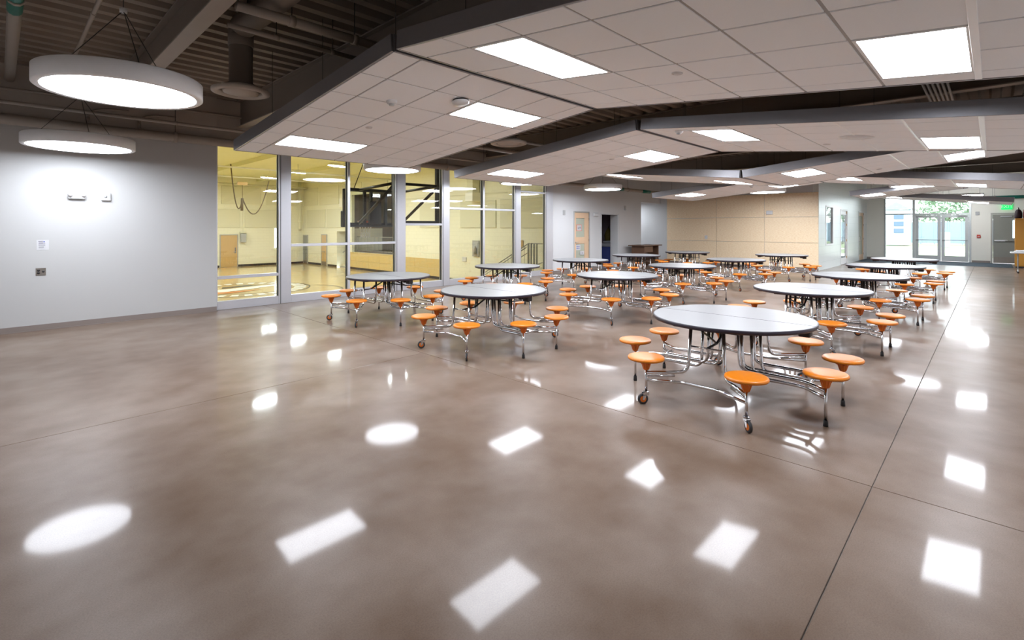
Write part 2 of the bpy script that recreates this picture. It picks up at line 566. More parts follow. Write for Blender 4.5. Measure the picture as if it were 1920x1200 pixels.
# far wall with glazed entrance
fw = struct('wall_far')
GL = (0.72, 3.98)           # glazing in Y
DR = (-0.93, -0.0, 2.22)    # grey door in Y
for y0, y1, z0, z1 in ((GL[1], 4.92, 0, DECK), (GL[0], GL[1], 3.15, DECK), (DR[1], GL[0], 0, DECK), (DR[0], DR[1], DR[2], DECK), (-2.1, DR[0], 0, DECK)):
    B(31.5, 31.75, y0, y1, z0, z1).build('wall_section', 'beige_wall', fw)
bb = MB(); bb.box(31.488, 31.5, GL[1] + .05, 4.72, 0, .1); bb.box(31.488, 31.5, DR[1] + .08, GL[0] - .02, 0, .1)
st('baseboard_far', bb, 'base_vinyl')
# unseen sides behind and right of camera, set close and whitened for bounced light
st('wall_right', B(-2.5, 31.7, -2.3, -2.1, 0, DECK), 'bright_wall')
st('wall_back', B(-2.7, -2.5, -2.3, 11.3, 0, DECK), 'bright_wall')

# corrugated roof deck, ribs along X
def roof_deck():
    mb = MB(); p = 0.305; y = -6.2; prof = []
    while y < 11.3:
        prof += [(y, DECK), (y + .115, DECK), (y + .15, DECK + .075), (y + .27, DECK + .075)]
        y += p
    prof.append((y, DECK))
    a = mb.add([(-7.2, q[0], q[1]) for q in prof]); b = mb.add([(32, q[0], q[1]) for q in prof])
    for i in range(len(prof) - 1):
        mb.face([a + i, b + i, b + i + 1, a + i + 1])
    mb.box(-7.2, 32, -6.3, 15.2, DECK + .08, DECK + .2)
    return st('ceiling', mb, 'deck')
roof_deck()

# ------------------------------------------------------------------ glazed wall to the gym
win = struct('window_1')
GY = 11.10
TOPZ = 3.42
wide = [(4.205, 4.47), (7.12, 7.43), (8.63, 8.90), (11.57, 11.86), (13.10, 13.50)]
thin = [(5.80, 5.865), (10.19, 10.26)]
wide_m = MB()
for x0, x1 in wide:
    mb = MB(); mb.bbox(x0, x1, GY - .035, GY + .10, 0, TOPZ, .006)
    mb.box(x0 + .03, x0 + .045, GY - .037, GY - .034, 0, TOPZ, 'gasket'); mb.mi[:len(mb.f) - 6] = [mb.slot('aluminium')] * (len(mb.f) - 6)
    mb.build('mullion', 'aluminium', win)
for x0, x1 in thin:
    BB(x0, x1, GY - .03, GY + .10, 0, TOPZ, .004).build('mullion', 'aluminium', win)
BB(2.99, 3.03, GY - .03, GY + .10, 0, TOPZ, .004).build('mullion', 'aluminium', win)
bays = [(3.03, 4.205, 0.64), (4.47, 5.80, 1.255), (5.865, 7.12, 1.255), (7.43, 8.63, 1.725), (8.90, 10.19, 2.19), (10.26, 11.57, 2.19), (11.86, 13.10, 2.815)]
for x0, x1, tz in bays:
    BB(x0, x1, GY - .03, GY + .10, 0, 0.17, .004).build('sill_rail', 'aluminium', win)
    BB(x0, x1, GY - .03, GY + .10, tz - .03, tz + .03, .004).build('transom', 'aluminium', win)
    BB(x0, x1, GY - .03, GY + .10, TOPZ - .06, TOPZ, .004).build('head_rail', 'aluminium', win)
    for z0, z1 in ((0.17, tz - .03), (tz + .03, TOPZ - .06)):
        mb = MB(); k = mb.add([(x0 - .005, GY + .035, z0 - .005), (x1 + .005, GY + .035, z0 - .005), (x1 + .005, GY + .035, z1 + .005), (x0 - .005, GY + .035, z1 + .005)])
        mb.face([k, k + 1, k + 2, k + 3])
        mb.build('glass_pane', 'clear_glass', win)
        mb = MB(); mb.box(x1 - .012, x1, GY + .02, GY + .05, z0, z1); mb.build('gasket', 'gasket', win)

# ------------------------------------------------------------------ far entrance glazing
w2 = struct('window_2')
X = 31.5
def bar(y0, y1, z0, z1, nm='mullion', m='alum_door', par=w2, d0=-.03, d1=.10):
    return BB(X + d0, X + d1, y0, y1, z0, z1, .004).build(nm, m, par)
bar(3.93, 3.98, 0, 3.15); bar(2.76, 2.86, 0, 3.15); bar(0.72, 0.80, 0, 3.15)
bar(2.86, 3.93, 2.26, 2.31, 'transom'); bar(0.80, 2.76, 2.23, 2.31, 'transom'); bar(0.80, 3.93, 3.09, 3.15, 'head_rail'); bar(2.86, 3.93, 0, .08, 'sill_rail')
def pane(y0, y1, z0, z1, par, x=X + .03, m='clear_glass'):
    mb = MB(); k = mb.add([(x, y0, z0), (x, y1, z0), (x, y1, z1), (x, y0, z1)]); mb.face([k, k + 1, k + 2, k + 3]); return mb.build('glass_pane', m, par)
pane(2.86, 3.93, .08, 2.26, w2); pane(2.86, 3.93, 2.31, 3.09, w2); pane(.80, 2.76, 2.31, 3.09, w2)
def glazed_leaf(n, y0, y1, hinge_hi):
    d = struct('door_%d' % n)
    BB(X - .01, X + .035, y0, y0 + .13, 0.01, 2.22, .004).build('stile', 'alum_door', d)
    BB(X - .01, X + .035, y1 - .13, y1, 0.01, 2.22, .004).build('stile', 'alum_door', d)
    BB(X - .01, X + .035, y0 + .13, y1 - .13, 0.01, .27, .004).build('bottom_rail', 'alum_door', d)
    BB(X - .01, X + .035, y0 + .13, y1 - .13, 2.10, 2.22, .004).build('top_rail', 'alum_door', d)
    pane(y0 + .13, y1 - .13, .27, 2.10, d, X + .012)
    mb = MB(); mb.tube([(X - .07, y0 + .05, 1.02), (X - .07, y1 - .05, 1.02)], .016)
    mb.tube([(X - .07, y0 + .05, 1.02), (X - .01, y0 + .05, 1.02)], .02); mb.tube([(X - .07, y1 - .05, 1.02), (X - .01, y1 - .05, 1.02)], .02)
    mb.build('panic_bar', 'plastic_grey', d)
    h = y1 - .34 if hinge_hi else y0 + .05
    mb = MB(); mb.bbox(X - .07, X - .01, h, h + .32, 2.125, 2.19, .006); mb.tube([(X - .05, h + .05, 2.20), (X - .05, h + .36, 2.225)], .008)
    mb.build('door_closer', 'plastic_grey', d)
glazed_leaf(1, 1.79, 2.755, True); glazed_leaf(2, .805, 1.78, False)

# grey side door of the far wall
d3 = struct('door_3')
for y0, y1, z0, z1 in ((DR[0] - .07, DR[0], 0, 2.29), (DR[1], DR[1] + .07, 0, 2.29), (DR[0], DR[1], DR[2], 2.29)):
    BB(31.46, 31.6, y0, y1, z0, z1, .004).build('door_frame', 'door_frame_grey', d3)
BB(31.5, 31.545, DR[0] + .005, DR[1] - .005, .01, DR[2] - .005, .003).build('door_leaf', 'door_grey', d3)
BB(31.49, 31.502, DR[0] + .03, DR[1] - .03, .02, .30, .002).build('kick_plate', 'steel_plate', d3)
mb = MB(); mb.bbox(31.43, 31.5, DR[0] + .45, DR[1] - .05, 1.0, 1.06, .006, 'aluminium'); mb.tube([(31.44, DR[0] + .04, 1.02), (31.44, DR[1] - .4, 1.02)], .018, m='steel_plate')
mb.build('panic_bar', None, d3)
BB(31.43, 31.5, -.62, -.25, 2.09, 2.15, .006).build('door_closer', 'plastic_grey', d3)
BB(31.49, 31.503, -.86, -.64, 1.15, 1.95, .003).build('vision_panel', 'window_glow', d3)

# window and doors of the pale green wall
w3 = struct('window_3')
YG = 4.72
for x0, x1, z0, z1 in ((WIN[0], WIN[0] + .06, WIN[2], WIN[3]), (WIN[1] - .06, WIN[1], WIN[2], WIN[3]), (WIN[0] + .06, WIN[1] - .06, WIN[2], WIN[2] + .06), (WIN[0] + .06, WIN[1] - .06, WIN[3] - .06, WIN[3])):
    BB(x0, x1, YG - .015, YG + .12, z0, z1, .004).build('window_frame', 'grid_white', w3)
mb = MB(); k = mb.add([(WIN[0] + .06, YG + .03, WIN[2] + .06), (WIN[1] - .06, YG + .03, WIN[2] + .06), (WIN[1] - .06, YG + .03, WIN[3] - .06), (WIN[0] + .06, YG + .03, WIN[3] - .06)]); mb.face([k, k + 1, k + 2, k + 3])
mb.build('glass_pane', 'clear_glass', w3)
BB(WIN[0] + .06, WIN[1] - .06, YG + .06, YG + .075, 2.1, WIN[3] - .06, .003).build('roller_blind', 'plastic_white', w3)
def side_door(n, x0, x1, h, leaf, glass_m, hinge_col):
    d = struct('door_%d' % n)
    for a, b_, z0, z1 in ((x0, x0 + .06, 0, h), (x1 - .06, x1, 0, h), (x0 + .06, x1 - .06, h - .06, h)):
        BB(a, b_, YG - .015, YG + .12, z0, z1, .004).build('door_frame', 'grid_white', d)
    a, b_ = x0 + .065, x1 - .065
    for q in ((a, a + .16, .01, h - .065), (b_ - .16, b_, .01, h - .065), (a + .16, b_ - .16, .01, .28), (a + .16, b_ - .16, h - .23, h - .065)):
        BB(q[0], q[1], YG + .02, YG + .065, q[2], q[3], .003).build('door_rail', leaf, d)
    mb = MB(); k = mb.add([(a + .16, YG + .04, .28), (b_ - .16, YG + .04, .28), (b_ - .16, YG + .04, h - .23), (a + .16, YG + .04, h - .23)]); mb.face([k, k + 1, k + 2, k + 3])
    mb.build('glass_pane', glass_m, d)
    mb = MB(); mb.tube([(a + .1, YG + .02, .92), (a + .1, YG - .06, .92), (a + .1, YG - .06, 1.18), (a + .1, YG + .02, 1.18)], .012, fillet=.03)
    mb.build('pull_handle', 'plastic_grey', d)
    for z in (.25, 1.0, 1.7, 2.25):
        BB(b_ - .02, b_ + .03, YG + .0, YG + .025, z, z + .1, .003).build('hinge', hinge_col, d)
    return d
side_door(4, DG[0], DG[1], DG[2], 'grid_white', 'door_glass', 'door_oak')
side_door(5, DW[0], DW[1], DW[2], 'door_maple', 'frosted_green', 'plastic_grey')
# rooms behind the pale green wall (so the glass shows a lit room and not the sky)
rm = struct('wall_office')
B(21.75, 31.5, 8.2, 8.3, 0, 3).build('wall_section', 'white_wall', rm)
B(21.75, 31.5, 4.92, 8.3, 3.0, 3.1).build('ceiling_section', 'white_wall', rm)
B(21.75, 31.5, 4.92, 8.3, -.1, 0).build('floor_section', 'grey_white_wall', rm)
B(31.5, 31.75, 4.92, 8.3, 0, .9).build('wall_section', 'white_wall', rm)
B(31.5, 31.75, 4.92, 8.3, 2.5, 3.1).build('wall_section', 'white_wall', rm)

# maple door and dark doorway of the white wall
d6 = struct('door_6')
YW = 11.15
x0, x1, h = D1
for a, b_, z0, z1 in ((x0 - .05, x0, 0, h + .05), (x1, x1 + .05, 0, h + .05)):
    BB(a, b_, YW - .015, YW + .12, z0, z1, .004).build('door_frame', 'white_wall', d6)
BB(x0, x1, YW - .015, YW + .12, h, h + .05, .004).build('door_frame', 'door_frame_grey', d6)
for q in ((x0 + .005, x0 + .12, .01, h), (x1 - .27, x1 - .005, .01, h), (x0 + .12, x1 - .27, .01, .28), (x0 + .12, x1 - .27, 1.02, 1.27), (x0 + .12, x1 - .27, 1.98, h)):
    BB(q[0], q[1], YW + .01, YW + .055, q[2], q[3], .002).build('door_rail', 'door_maple', d6)
for z0, z1 in ((.28, 1.02), (1.27, 1.98)):
    B(x0 + .12, x1 - .27, YW + .03, YW + .036, z0, z1).build('glass_pane', 'frosted_green', d6)
MB().tube([(x0 + .06, YW + .01, 1.08), (x0 + .06, YW - .05, 1.08), (x0 + .18, YW - .05, 1.09)], .011, fillet=.02).build('door_lever', 'plastic_grey', d6)
for z in (.3, 1.1, 1.9):
    BB(x1 - .01, x1 + .02, YW - .005, YW + .012, z, z + .1, .002).build('hinge', 'steel_plate', d6)
def sheet(nm, label, xa, xb, y, za, zb, m, marks=()):
    t = thing(nm, label, 'paper', ((xa + xb) / 2, y, za))
    cx = (xa + xb) / 2
    B(xa - cx, xb - cx, -.002, 0, 0, zb - za).build('paper_sheet', m, t)
    for (a, b_, c, d, mm) in marks:
        B(a - cx, b_ - cx, -.004, -.002, c - za, d - za).build('print_mark', mm, t)
    return t
sheet('notice_sheet', 'white notice with red border on the upper glass of the maple door', x0 + .16, x0 + .49, YW + .028, 1.50, 1.74, 'paper_red', [(x0 + .19, x0 + .47, 1.52, 1.72, 'paper'), (x0 + .26, x0 + .29, 1.57, 1.64, 'ink_blue'), (x0 + .36, x0 + .40, 1.60, 1.66, 'ink')])
sheet('notice_sheet', 'white sheet with four blue dots on the lower glass of the maple door', x0 + .13, x0 + .41, YW + .026, .78, .99, 'paper', [(x0 + .18, x0 + .23, .83, .87, 'ink_blue'), (x0 + .29, x0 + .34, .83, .87, 'ink_blue'), (x0 + .18, x0 + .23, .90, .94, 'ink_blue'), (x0 + .29, x0 + .34, .90, .94, 'ink_blue')])
sheet('notice_sheet', 'small white sheet low on the maple door, one dark mark', x0 + .36, x0 + .62, YW + .004, .60, .75, 'paper', [(x0 + .47, x0 + .5, .65, .69, 'ink')])

d7 = struct('door_7')
x0, x1, h = D2
for a, b_, z0, z1 in ((x0 - .06, x0, 0, h + .06), (x1, x1 + .06, 0, h + .06), (x0, x1, h, h + .06)):
    BB(a, b_, YW - .02, YW + .15, z0, z1, .004).build('door_frame', 'grey_white_wall', d7)
BB(x1 - .035, x1, YW - .01, YW + .36, 0, h, .004).build('door_jamb', 'grey_white_wall', d7)
BB(x1 + .06, x1 + 1.1, YW + .17, YW + .21, .01, h - .01, .003).build('door_leaf', 'grey_white_wall', d7)
for z in (.3, 1.1, 1.85):
    BB(x1 - .012, x1 + .004, YW + .02, YW + .15, z, z + .11, .002).build('hinge', 'steel_plate', d7)
cl = struct('wall_closet')
B(16.6, 19.45, 14.2, 14.3, 0, 3).build('wall_section', 'dark_room', cl)
B(16.6, 16.62, 11.32, 14.3, 0, 3).build('wall_section', 'dark_room', cl)
B(19.45, 19.54, 11.3, 14.3, 0, 3).build('wall_section', 'dark_room', cl)
B(16.6, 19.54, 11.32, 14.3, 2.9, 3).build('ceiling_section', 'dark_room', cl)
B(16.6, 19.54, 11.3, 14.3, -.1, -.004).build('floor_section', 'dark_room', cl)
bn = thing('recycling_bin', 'blue recycling bin with grey lid in the dark doorway', 'bin', (18.5, 11.95, 0))
mb = MB(); p0 = [(-.30, -.28), (.30, -.28), (.30, .28), (-.30, .28)]
mb.prism([(x * .8, y * .8) for x, y in p0], 0, .08)
a = mb.add([(x * .8, y * .8, .08) for x, y in p0]); b_ = mb.add([(x, y, .78) for x, y in p0])
for i in range(4): mb.face([a + i, a + (i + 1) % 4, b_ + (i + 1) % 4, b_ + i])
mb.bbox(-.32, .32, -.30, .30, .75, .80, .01)
mb.build('bin_body', 'bin_blue', bn)
mb = MB(); mb.bbox(-.33, .33, -.31, .31, .80, .95, .03); mb.bbox(-.26, .26, -.24, .24, .95, 1.05, .04); mb.build('bin_lid', 'bin_lid', bn)
um = thing('furled_umbrella', 'tall olive furled cloth standing in the dark doorway behind the bin', 'umbrella', (18.95, 12.35, 0))
MB().lathe([(0.1, 0.0), (.11, .9), (.16, 1.15), (.18, 1.25), (.15, 1.38), (.09, 1.52), (.02, 1.62), (0, 1.64)], 10).build('umbrella_cloth', 'olive_cloth', um)
MB().tube([(0, 0, 0), (0, 0, 1.67)], .018).build('umbrella_pole', 'black_steel', um)
tag(BB(18.0, 18.2, 12.25, 12.6, 0, 1.1, .05).build('speaker_case', 'glide_black'), 'black case at the left of the dark doorway', 'case')

# ================================================================== GYM
GZ = -1.15
gf = st('floor_gym', B(-12, 16.4, 11.4, 38.3, GZ - .2, GZ), 'maple')
gx = 16.4; gb = 38.3; GC = 5.15
st('wall_gym_far', B(-12, gx + .2, gb, gb + .2, GZ, GC + 1), 'gym_block')
gr = struct('wall_gym_right')
SO = (24.6, 30.75, -.02, 3.78)   # stage opening y0,y1,z0,z1
NI = (31.4, 32.85, GZ, 1.35)     # niche with stair
for y0, y1, z0, z1 in ((11.3, SO[0], GZ, GC + .3), (SO[0], SO[1], GZ, SO[2]), (SO[0], SO[1], SO[3], GC + .3), (SO[1], NI[0], GZ, GC + .3), (NI[0], NI[1], NI[3], GC + .3), (NI[1], gb, GZ, GC + .3)):
    B(gx, gx + .2, y0, y1, z0, z1).build('wall_section', 'gym_block', gr)
st('wall_gym_left', B(-12.2, -12, 11.4, gb, GZ, GC + 1), 'gym_block')
st('wall_gym_near', B(-12, 2.99, 11.30, 11.42, GZ, GC + .3), 'gym_block')
st('wall_gym_near_top', B(2.99, gx, 11.30, 11.42, DECK - .05, GC + .3), 'gym_block')
st('wall_gym_near_base', B(-12, gx, 11.22, 11.42, GZ, -0.01), 'gym_block')
st('wall_gym_near_right', B(13.5, gx, 11.30, 11.42, 0, GC), 'gym_block')
gcl = st('ceiling_gym', B(-12, gx + .2, 11.3, gb + .2, GC, GC + .15), 'gym_ceiling')
for x in (1.0, 5.0, 9.0, 13.0):
    B(x, x + .14, 11.45, gb, GC - .22, GC).build('ceiling_beam', 'gym_ceiling', gcl)
MB().tube([(-12, 37.6, 4.6), (gx, 37.6, 4.6)], .07).build('ceiling_pipe', 'gym_panel', gcl)
MB().tube([(-12, 31.0, 4.5), (gx, 31.0, 4.5)], .04).build('ceiling_pipe', 'court_white', gcl)
MB().tube([(-12, 26.0, 4.5), (gx, 26.0, 4.5)], .04).build('ceiling_pipe', 'court_white', gcl)
bb = MB(); bb.box(-12, 10.58, gb - .02, gb, GZ, GZ + .14); bb.box(11.78, gx, gb - .02, gb, GZ, GZ + .14)
st('baseboard_gym_far', bb, 'black_base')
bb = MB()
for y0, y1 in ((11.5, 31.4), (32.85, 34.2), (35.3, 37.4)):
    bb.box(gx - .02, gx, y0, y1, GZ, GZ + .14)
st('baseboard_gym_right', bb, 'black_base')
# acoustic panels
pn = struct('trim_2')
def rpanel(y0, y1, z0, z1): BB(gx - .05, gx, y0, y1, z0, z1, .008).build('acoustic_panel', 'gym_panel', pn)
def fpanel(x0, x1, z0, z1): BB(x0, x1, gb - .05, gb, z0, z1, .008).build('acoustic_panel', 'gym_panel', pn)
for y0, y1 in ((35.75, 38.1), (32.5, 35.5), (29.4, 32.3), (26.3, 29.2)): rpanel(y0, y1, 3.95 if y0 < 30 else 3.25, 4.55)
for y0, y1 in ((34.6, 37.6), (31.45, 34.3)): rpanel(y0, y1, 1.60, 2.92)
for y0, y1 in ((20.45, 23.0), (16.9, 19.5), (13.95, 16.6)): rpanel(y0, y1, 1.61, 2.93)
for x0, x1 in ((10.7, 13.3), (13.65, 15.9), (7.8, 10.4), (4.9, 7.5)): fpanel(x0, x1, 3.25, 4.5)
for x0, x1 in ((9.2, 11.88), (12.2, 15.4), (6.2, 8.9)): fpanel(x0, x1, 1.60, 2.90)
B(gx - .03, gx, 11.5, 24.4, 3.24, 3.28).build('wall_ledge', 'gym_panel', pn)
# wainscot of wood panels under the stage
wc = struct('trim_3')
y = 31.0
while y > 20.95:
    y2 = max(y - 1.25, 20.9)
    BB(gx - .035, gx, y2 + .004, y - .004, GZ + .14, -.60, .004).build('wood_panel', 'wood_slat', wc)
    BB(gx - .035, gx, y2 + .004, y - .004, -.592, -.08, .004).build('wood_panel', 'wood_slat', wc)
    y = y2
B(gx - .06, gx + .02, 24.6, 31.0, -.08, -.02).build('stage_lip', 'wood_slat', wc)
# stage behind the opening
sg = struct('wall_stage')
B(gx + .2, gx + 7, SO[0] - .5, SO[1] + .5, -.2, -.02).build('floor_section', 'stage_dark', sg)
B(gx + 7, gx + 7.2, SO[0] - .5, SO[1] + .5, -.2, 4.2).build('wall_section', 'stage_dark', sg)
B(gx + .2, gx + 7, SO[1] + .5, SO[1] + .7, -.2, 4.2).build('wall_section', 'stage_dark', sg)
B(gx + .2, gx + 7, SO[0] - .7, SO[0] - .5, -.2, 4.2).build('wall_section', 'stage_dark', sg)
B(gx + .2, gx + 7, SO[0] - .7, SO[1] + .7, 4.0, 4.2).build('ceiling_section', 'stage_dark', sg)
rl = thing('stage_railing', 'dark baluster railing along the edge of the gym stage', 'railing', (gx + .35, 27.7, 0))
mb = MB()
for z in (.08, 1.0): mb.tube([(0, -3.0, z), (0, 3.0, z)], .018, 6)
mb.build('rail', 'rail_grey', rl)
for i in range(41):
    MB().tube([(0, -3 + i * .15, .08), (0, -3 + i * .15, 1.0)], .008, 5).build('baluster', 'rail_grey', rl)
for i in range(5):
    q = BB(gx + 6.9, gx + 7.0, 25.3 + i * 1.05, 25.95 + i * 1.05, 2.7, 3.3, .01).build('glow_pane', 'window_glow', sg)  # glowing panes added to light the stage
# niche with a stair flight
nc = struct('wall_niche')
B(gx + .2, gx + 2.6, NI[0] - .2, NI[0], GZ, NI[3] + .2).build('wall_section', 'gym_block', nc)
B(gx + .2, gx + 2.6, NI[1], NI[1] + .2, GZ, NI[3] + 1).build('wall_section', 'gym_block', nc)
B(gx + 2.4, gx + 2.6, NI[0], NI[1], GZ, NI[3] + 1).build('wall_section', 'gym_block', nc)
B(gx + .2, gx + 2.6, NI[0], NI[1], GZ - .1, GZ).build('floor_section', 'stage_dark', nc)
B(gx + .2, gx + 2.6, NI[0] - .2, NI[1] + .2, NI[3] + .3, NI[3] + .4).build('ceiling_section', 'gym_block', nc)
for k in range(5):
    B(gx + .5 + k * .3, gx + .8 + k * .3, NI[0], NI[1], GZ, GZ + .17 * (k + 1)).build('stair_step', 'gym_panel', nc)
MB().tube([(gx + .4, NI[1] - .08, GZ + 1.0), (gx + 1.9, NI[1] - .08, GZ + 1.95)], .025).build('handrail', 'rail_grey', nc)

def gym_door(n, kind, p):
    d = struct('door_%d' % n)
    if kind == 'far':
        x0, x1, z1 = p
        for a, b_, za, zb in ((x0 - .06, x0, GZ, z1 + .06), (x1, x1 + .06, GZ, z1 + .06), (x0, x1, z1, z1 + .06)):
            BB(a, b_, gb - .06, gb, za, zb, .005).build('door_frame', 'door_frame_grey', d)
        BB(x0, x1, gb - .045, gb, GZ + .01, z1, .003).build('door_leaf', 'door_oak', d)
        BB(x1 - .16, x1 - .08, gb - .08, gb - .04, GZ + .95, GZ + 1.35, .01).build('door_plate', 'steel_plate', d)
        MB().tube([(x1 - .12, gb - .08, GZ + 1.05), (x1 - .12, gb - .14, GZ + 1.05), (x1 - .26, gb - .14, GZ + 1.05)], .015, fillet=.02).build('door_lever', 'plastic_grey', d)
    else:
        y0, y1, z1, m1 = p
        for a, b_, za, zb in ((y0 - .06, y0, GZ, z1 + .06), (y1, y1 + .06, GZ, z1 + .06), (y0, y1, z1, z1 + .06)):
            BB(gx - .06, gx, a, b_, za, zb, .005).build('door_frame', 'door_frame_grey', d)
        BB(gx - .045, gx, y0, y1, GZ + .01, z1, .003).build('door_leaf', m1, d)
        BB(gx - .06, gx - .04, y0 + .05, y1 - .05, GZ + .02, GZ + .3, .003).build('kick_plate', 'steel_plate', d)
        MB().tube([(gx - .1, y0 + .1, GZ + 1.0), (gx - .1, y1 - .1, GZ + 1.0)], .02).build('panic_bar', 'rail_grey', d)
gym_door(8, 'far', (10.66, 11.70, 1.06))
gym_door(9, 'right', (37.5, 38.2, .98, 'door_grey'))
gym_door(10, 'right', (34.35, 35.1, 1.05, 'door_oak'))
# far window slot of the gym
w4 = struct('window_4')
B(14.25, 14.62, gb - .02, gb, .05, 2.3).build('glass_pane', 'window_glow', w4)
for z in (.05, .8, 1.55, 2.26): B(14.2, 14.67, gb - .04, gb, z, z + .05).build('window_bar', 'court_white', w4)
# devices on the gym walls
t = thing('wall_speaker', 'grey box with cage hung high beside the gym door', 'speaker', (12.05, gb - .2, .55))
BB(-.17, .17, -.1, .15, 0, .62, .02).build('speaker_box', 'plastic_grey', t)
mb = MB(); mb.tube([(0, .05, .62), (0, .15, 3.4)], .012, 5); mb.bbox(-.2, .2, 0, .16, .66, .76, .01); mb.build('conduit', 'gym_panel', t)
t = thing('downpipe', 'cream round pipe in the far corner of the gym', 'pipe', (15.95, 37.9, 1.45))
MB().tube([(0, 0, 3.6), (0, 0, .1), (.05, .1, 0)], .12, 10).build('pipe_body', 'gym_panel', t)
for z in (.6, 2.2): MB().lathe([(.14, z), (.14, z + .06)], 10).build('pipe_collar', 'gym_block', t)
t = thing('wall_horn', 'pale box with conduit high on the gym side wall', 'speaker', (gx - .12, 31.9, 3.0))
BB(-.1, .1, -.2, .2, 0, .6, .02).build('speaker_box', 'court_white', t)
MB().tube([(.06, 0, .6), (.06, 0, 2.0)], .03, 6).build('conduit', 'court_white', t)
t = thing('fire_extinguisher_cabinet', 'narrow grey cabinet with glass front on the cream gym wall', 'cabinet', (gx - .075, 18.3, .2))
mb = MB(); mb.bbox(0, .06, -.24, .24, 0, .78, .006); mb.build('cabinet_box', 'door_frame_grey', t)
B(-.008, 0, -.17, .17, .08, .70).build('cabinet_glass', 'plastic_grey', t)
MB().lathe([(0, .1), (.07, .1), (.075, .4), (.03, .5), (0, .52)], 10, c=(-.085, -.05, 0)).build('extinguisher', 'door_frame_grey', t)
tag(BB(gx - .04, gx, 19.05, 19.35, -.10, .12, .01).build('outlet_box', 'plastic_white'), 'small white outlet box under the gym cabinet', 'outlet')
t = thing('air_duct', 'white square duct drop high on the cream gym wall', 'duct', (gx - .3, 18.25, 2.9))
BB(-.2, .25, -.22, .22, .1, 2.2, .01).build('duct_body', 'gym_panel', t)
BB(-.25, .29, -.27, .27, 0, .42, .01).build('duct_collar', 'court_white', t)
tag(BB(gx - .05, gx, 15.15, 15.45, .72, 1.05, .01).build('card_reader', 'door_oak'), 'small brown plate on the cream gym wall beside the stair rail', 'plate')
# gym stair rail seen through the last pane
t = thing('stair_railing', 'grey green stair railing rising to a landing behind the last pane', 'railing', (15.3, 13.4, GZ))
q = [(.0, 3.4, .6), (.0, .45, 2.12), (0, .2, 2.12)]
MB().tube(q, .022).build('top_rail', 'rail_grey', t)
MB().tube([(0, 3.4, .25), (0, .45, 1.75)], .016).build('lower_rail', 'rail_grey', t)
MB().tube([(-.08, 3.4, .45), (-.08, .5, 1.95)], .018).build('handrail', 'rail_grey', t)
for i in range(16):
    yy = .5 + i * .19; zt = 2.1 - (yy - .45) * .515
    MB().tube([(0, yy, max(0, zt - .95)), (0, yy, zt)], .010, 6).build('baluster', 'rail_grey', t)
for yy in (.45, .3, .15, 0.0): BB(-.03, .03, yy - .03, yy + .03, 0, 2.14, .004).build('newel_post', 'rail_grey', t)
MB().tube([(0, .2, 2.12), (0, -.6, 2.12)], .022).build('top_rail', 'rail_grey', t)
MB().tube([(0, .2, 1.2), (0, -.6, 1.45)], .018).build('handrail', 'rail_grey', t)
B(15.0, 16.4, 11.45, 13.3, GZ, -.0).build('landing', 'gym_block', gr)
for k in range(6): B(15.35, 16.38, 13.3 + .3 * k, 13.6 + .3 * k, GZ, -.19 - .17 * k).build('stair_step', 'gym_panel', gr)

# court markings (flat paint)
def ring(cx, cy, r, w, a0, a1, n, m, nm='court_line', z=GZ + .004):
    mb = MB()
    k = mb.add([(cx + rr * math.cos(a0 + (a1 - a0) * i / n), cy + rr * math.sin(a0 + (a1 - a0) * i / n), z) for i in range(n + 1) for rr in (r, r + w)])
    for i in range(n): mb.face([k + 2 * i, k + 2 * i + 1, k + 2 * i + 3, k + 2 * i + 2])
    return mb.build(nm, m, gf)
ring(7.7, 24.3, 2.72, .07, 0, 2 * PI, 48, 'court_black')
ring(7.7, 24.3, 1.95, .06, 0, 2 * PI, 48, 'court_black')
for i in range(30):
    a0 = i * 2 * PI / 30
    ring(7.7, 24.3, 2.1, .52, a0 + .02, a0 + .14, 3, 'court_white', 'court_mark')
def patch(pts, m, z=GZ + .006):
    mb = MB(); k = mb.add([(x, y, z) for x, y in pts]); mb.face(list(range(k, k + len(pts)))); return mb.build('court_mark', m, gf)
patch([(6.1, 23.4), (9.2, 24.6), (9.4, 25.2), (6.6, 24.6)], 'court_white')
patch([(5.9, 23.2), (6.9, 23.1), (8.3, 23.6), (6.6, 23.7), (6.2, 24.4)], 'court_orange', GZ + .008)
patch([(7.0, 25.0), (8.8, 25.4), (8.4, 25.8), (7.2, 25.6)], 'court_black')
ring(9.2, 22.2, 1.9, .06, -1.5, 1.2, 20, 'court_black')
ring(13.3, 28.3, 1.5, .06, -1.7, 1.0, 20, 'court_black')
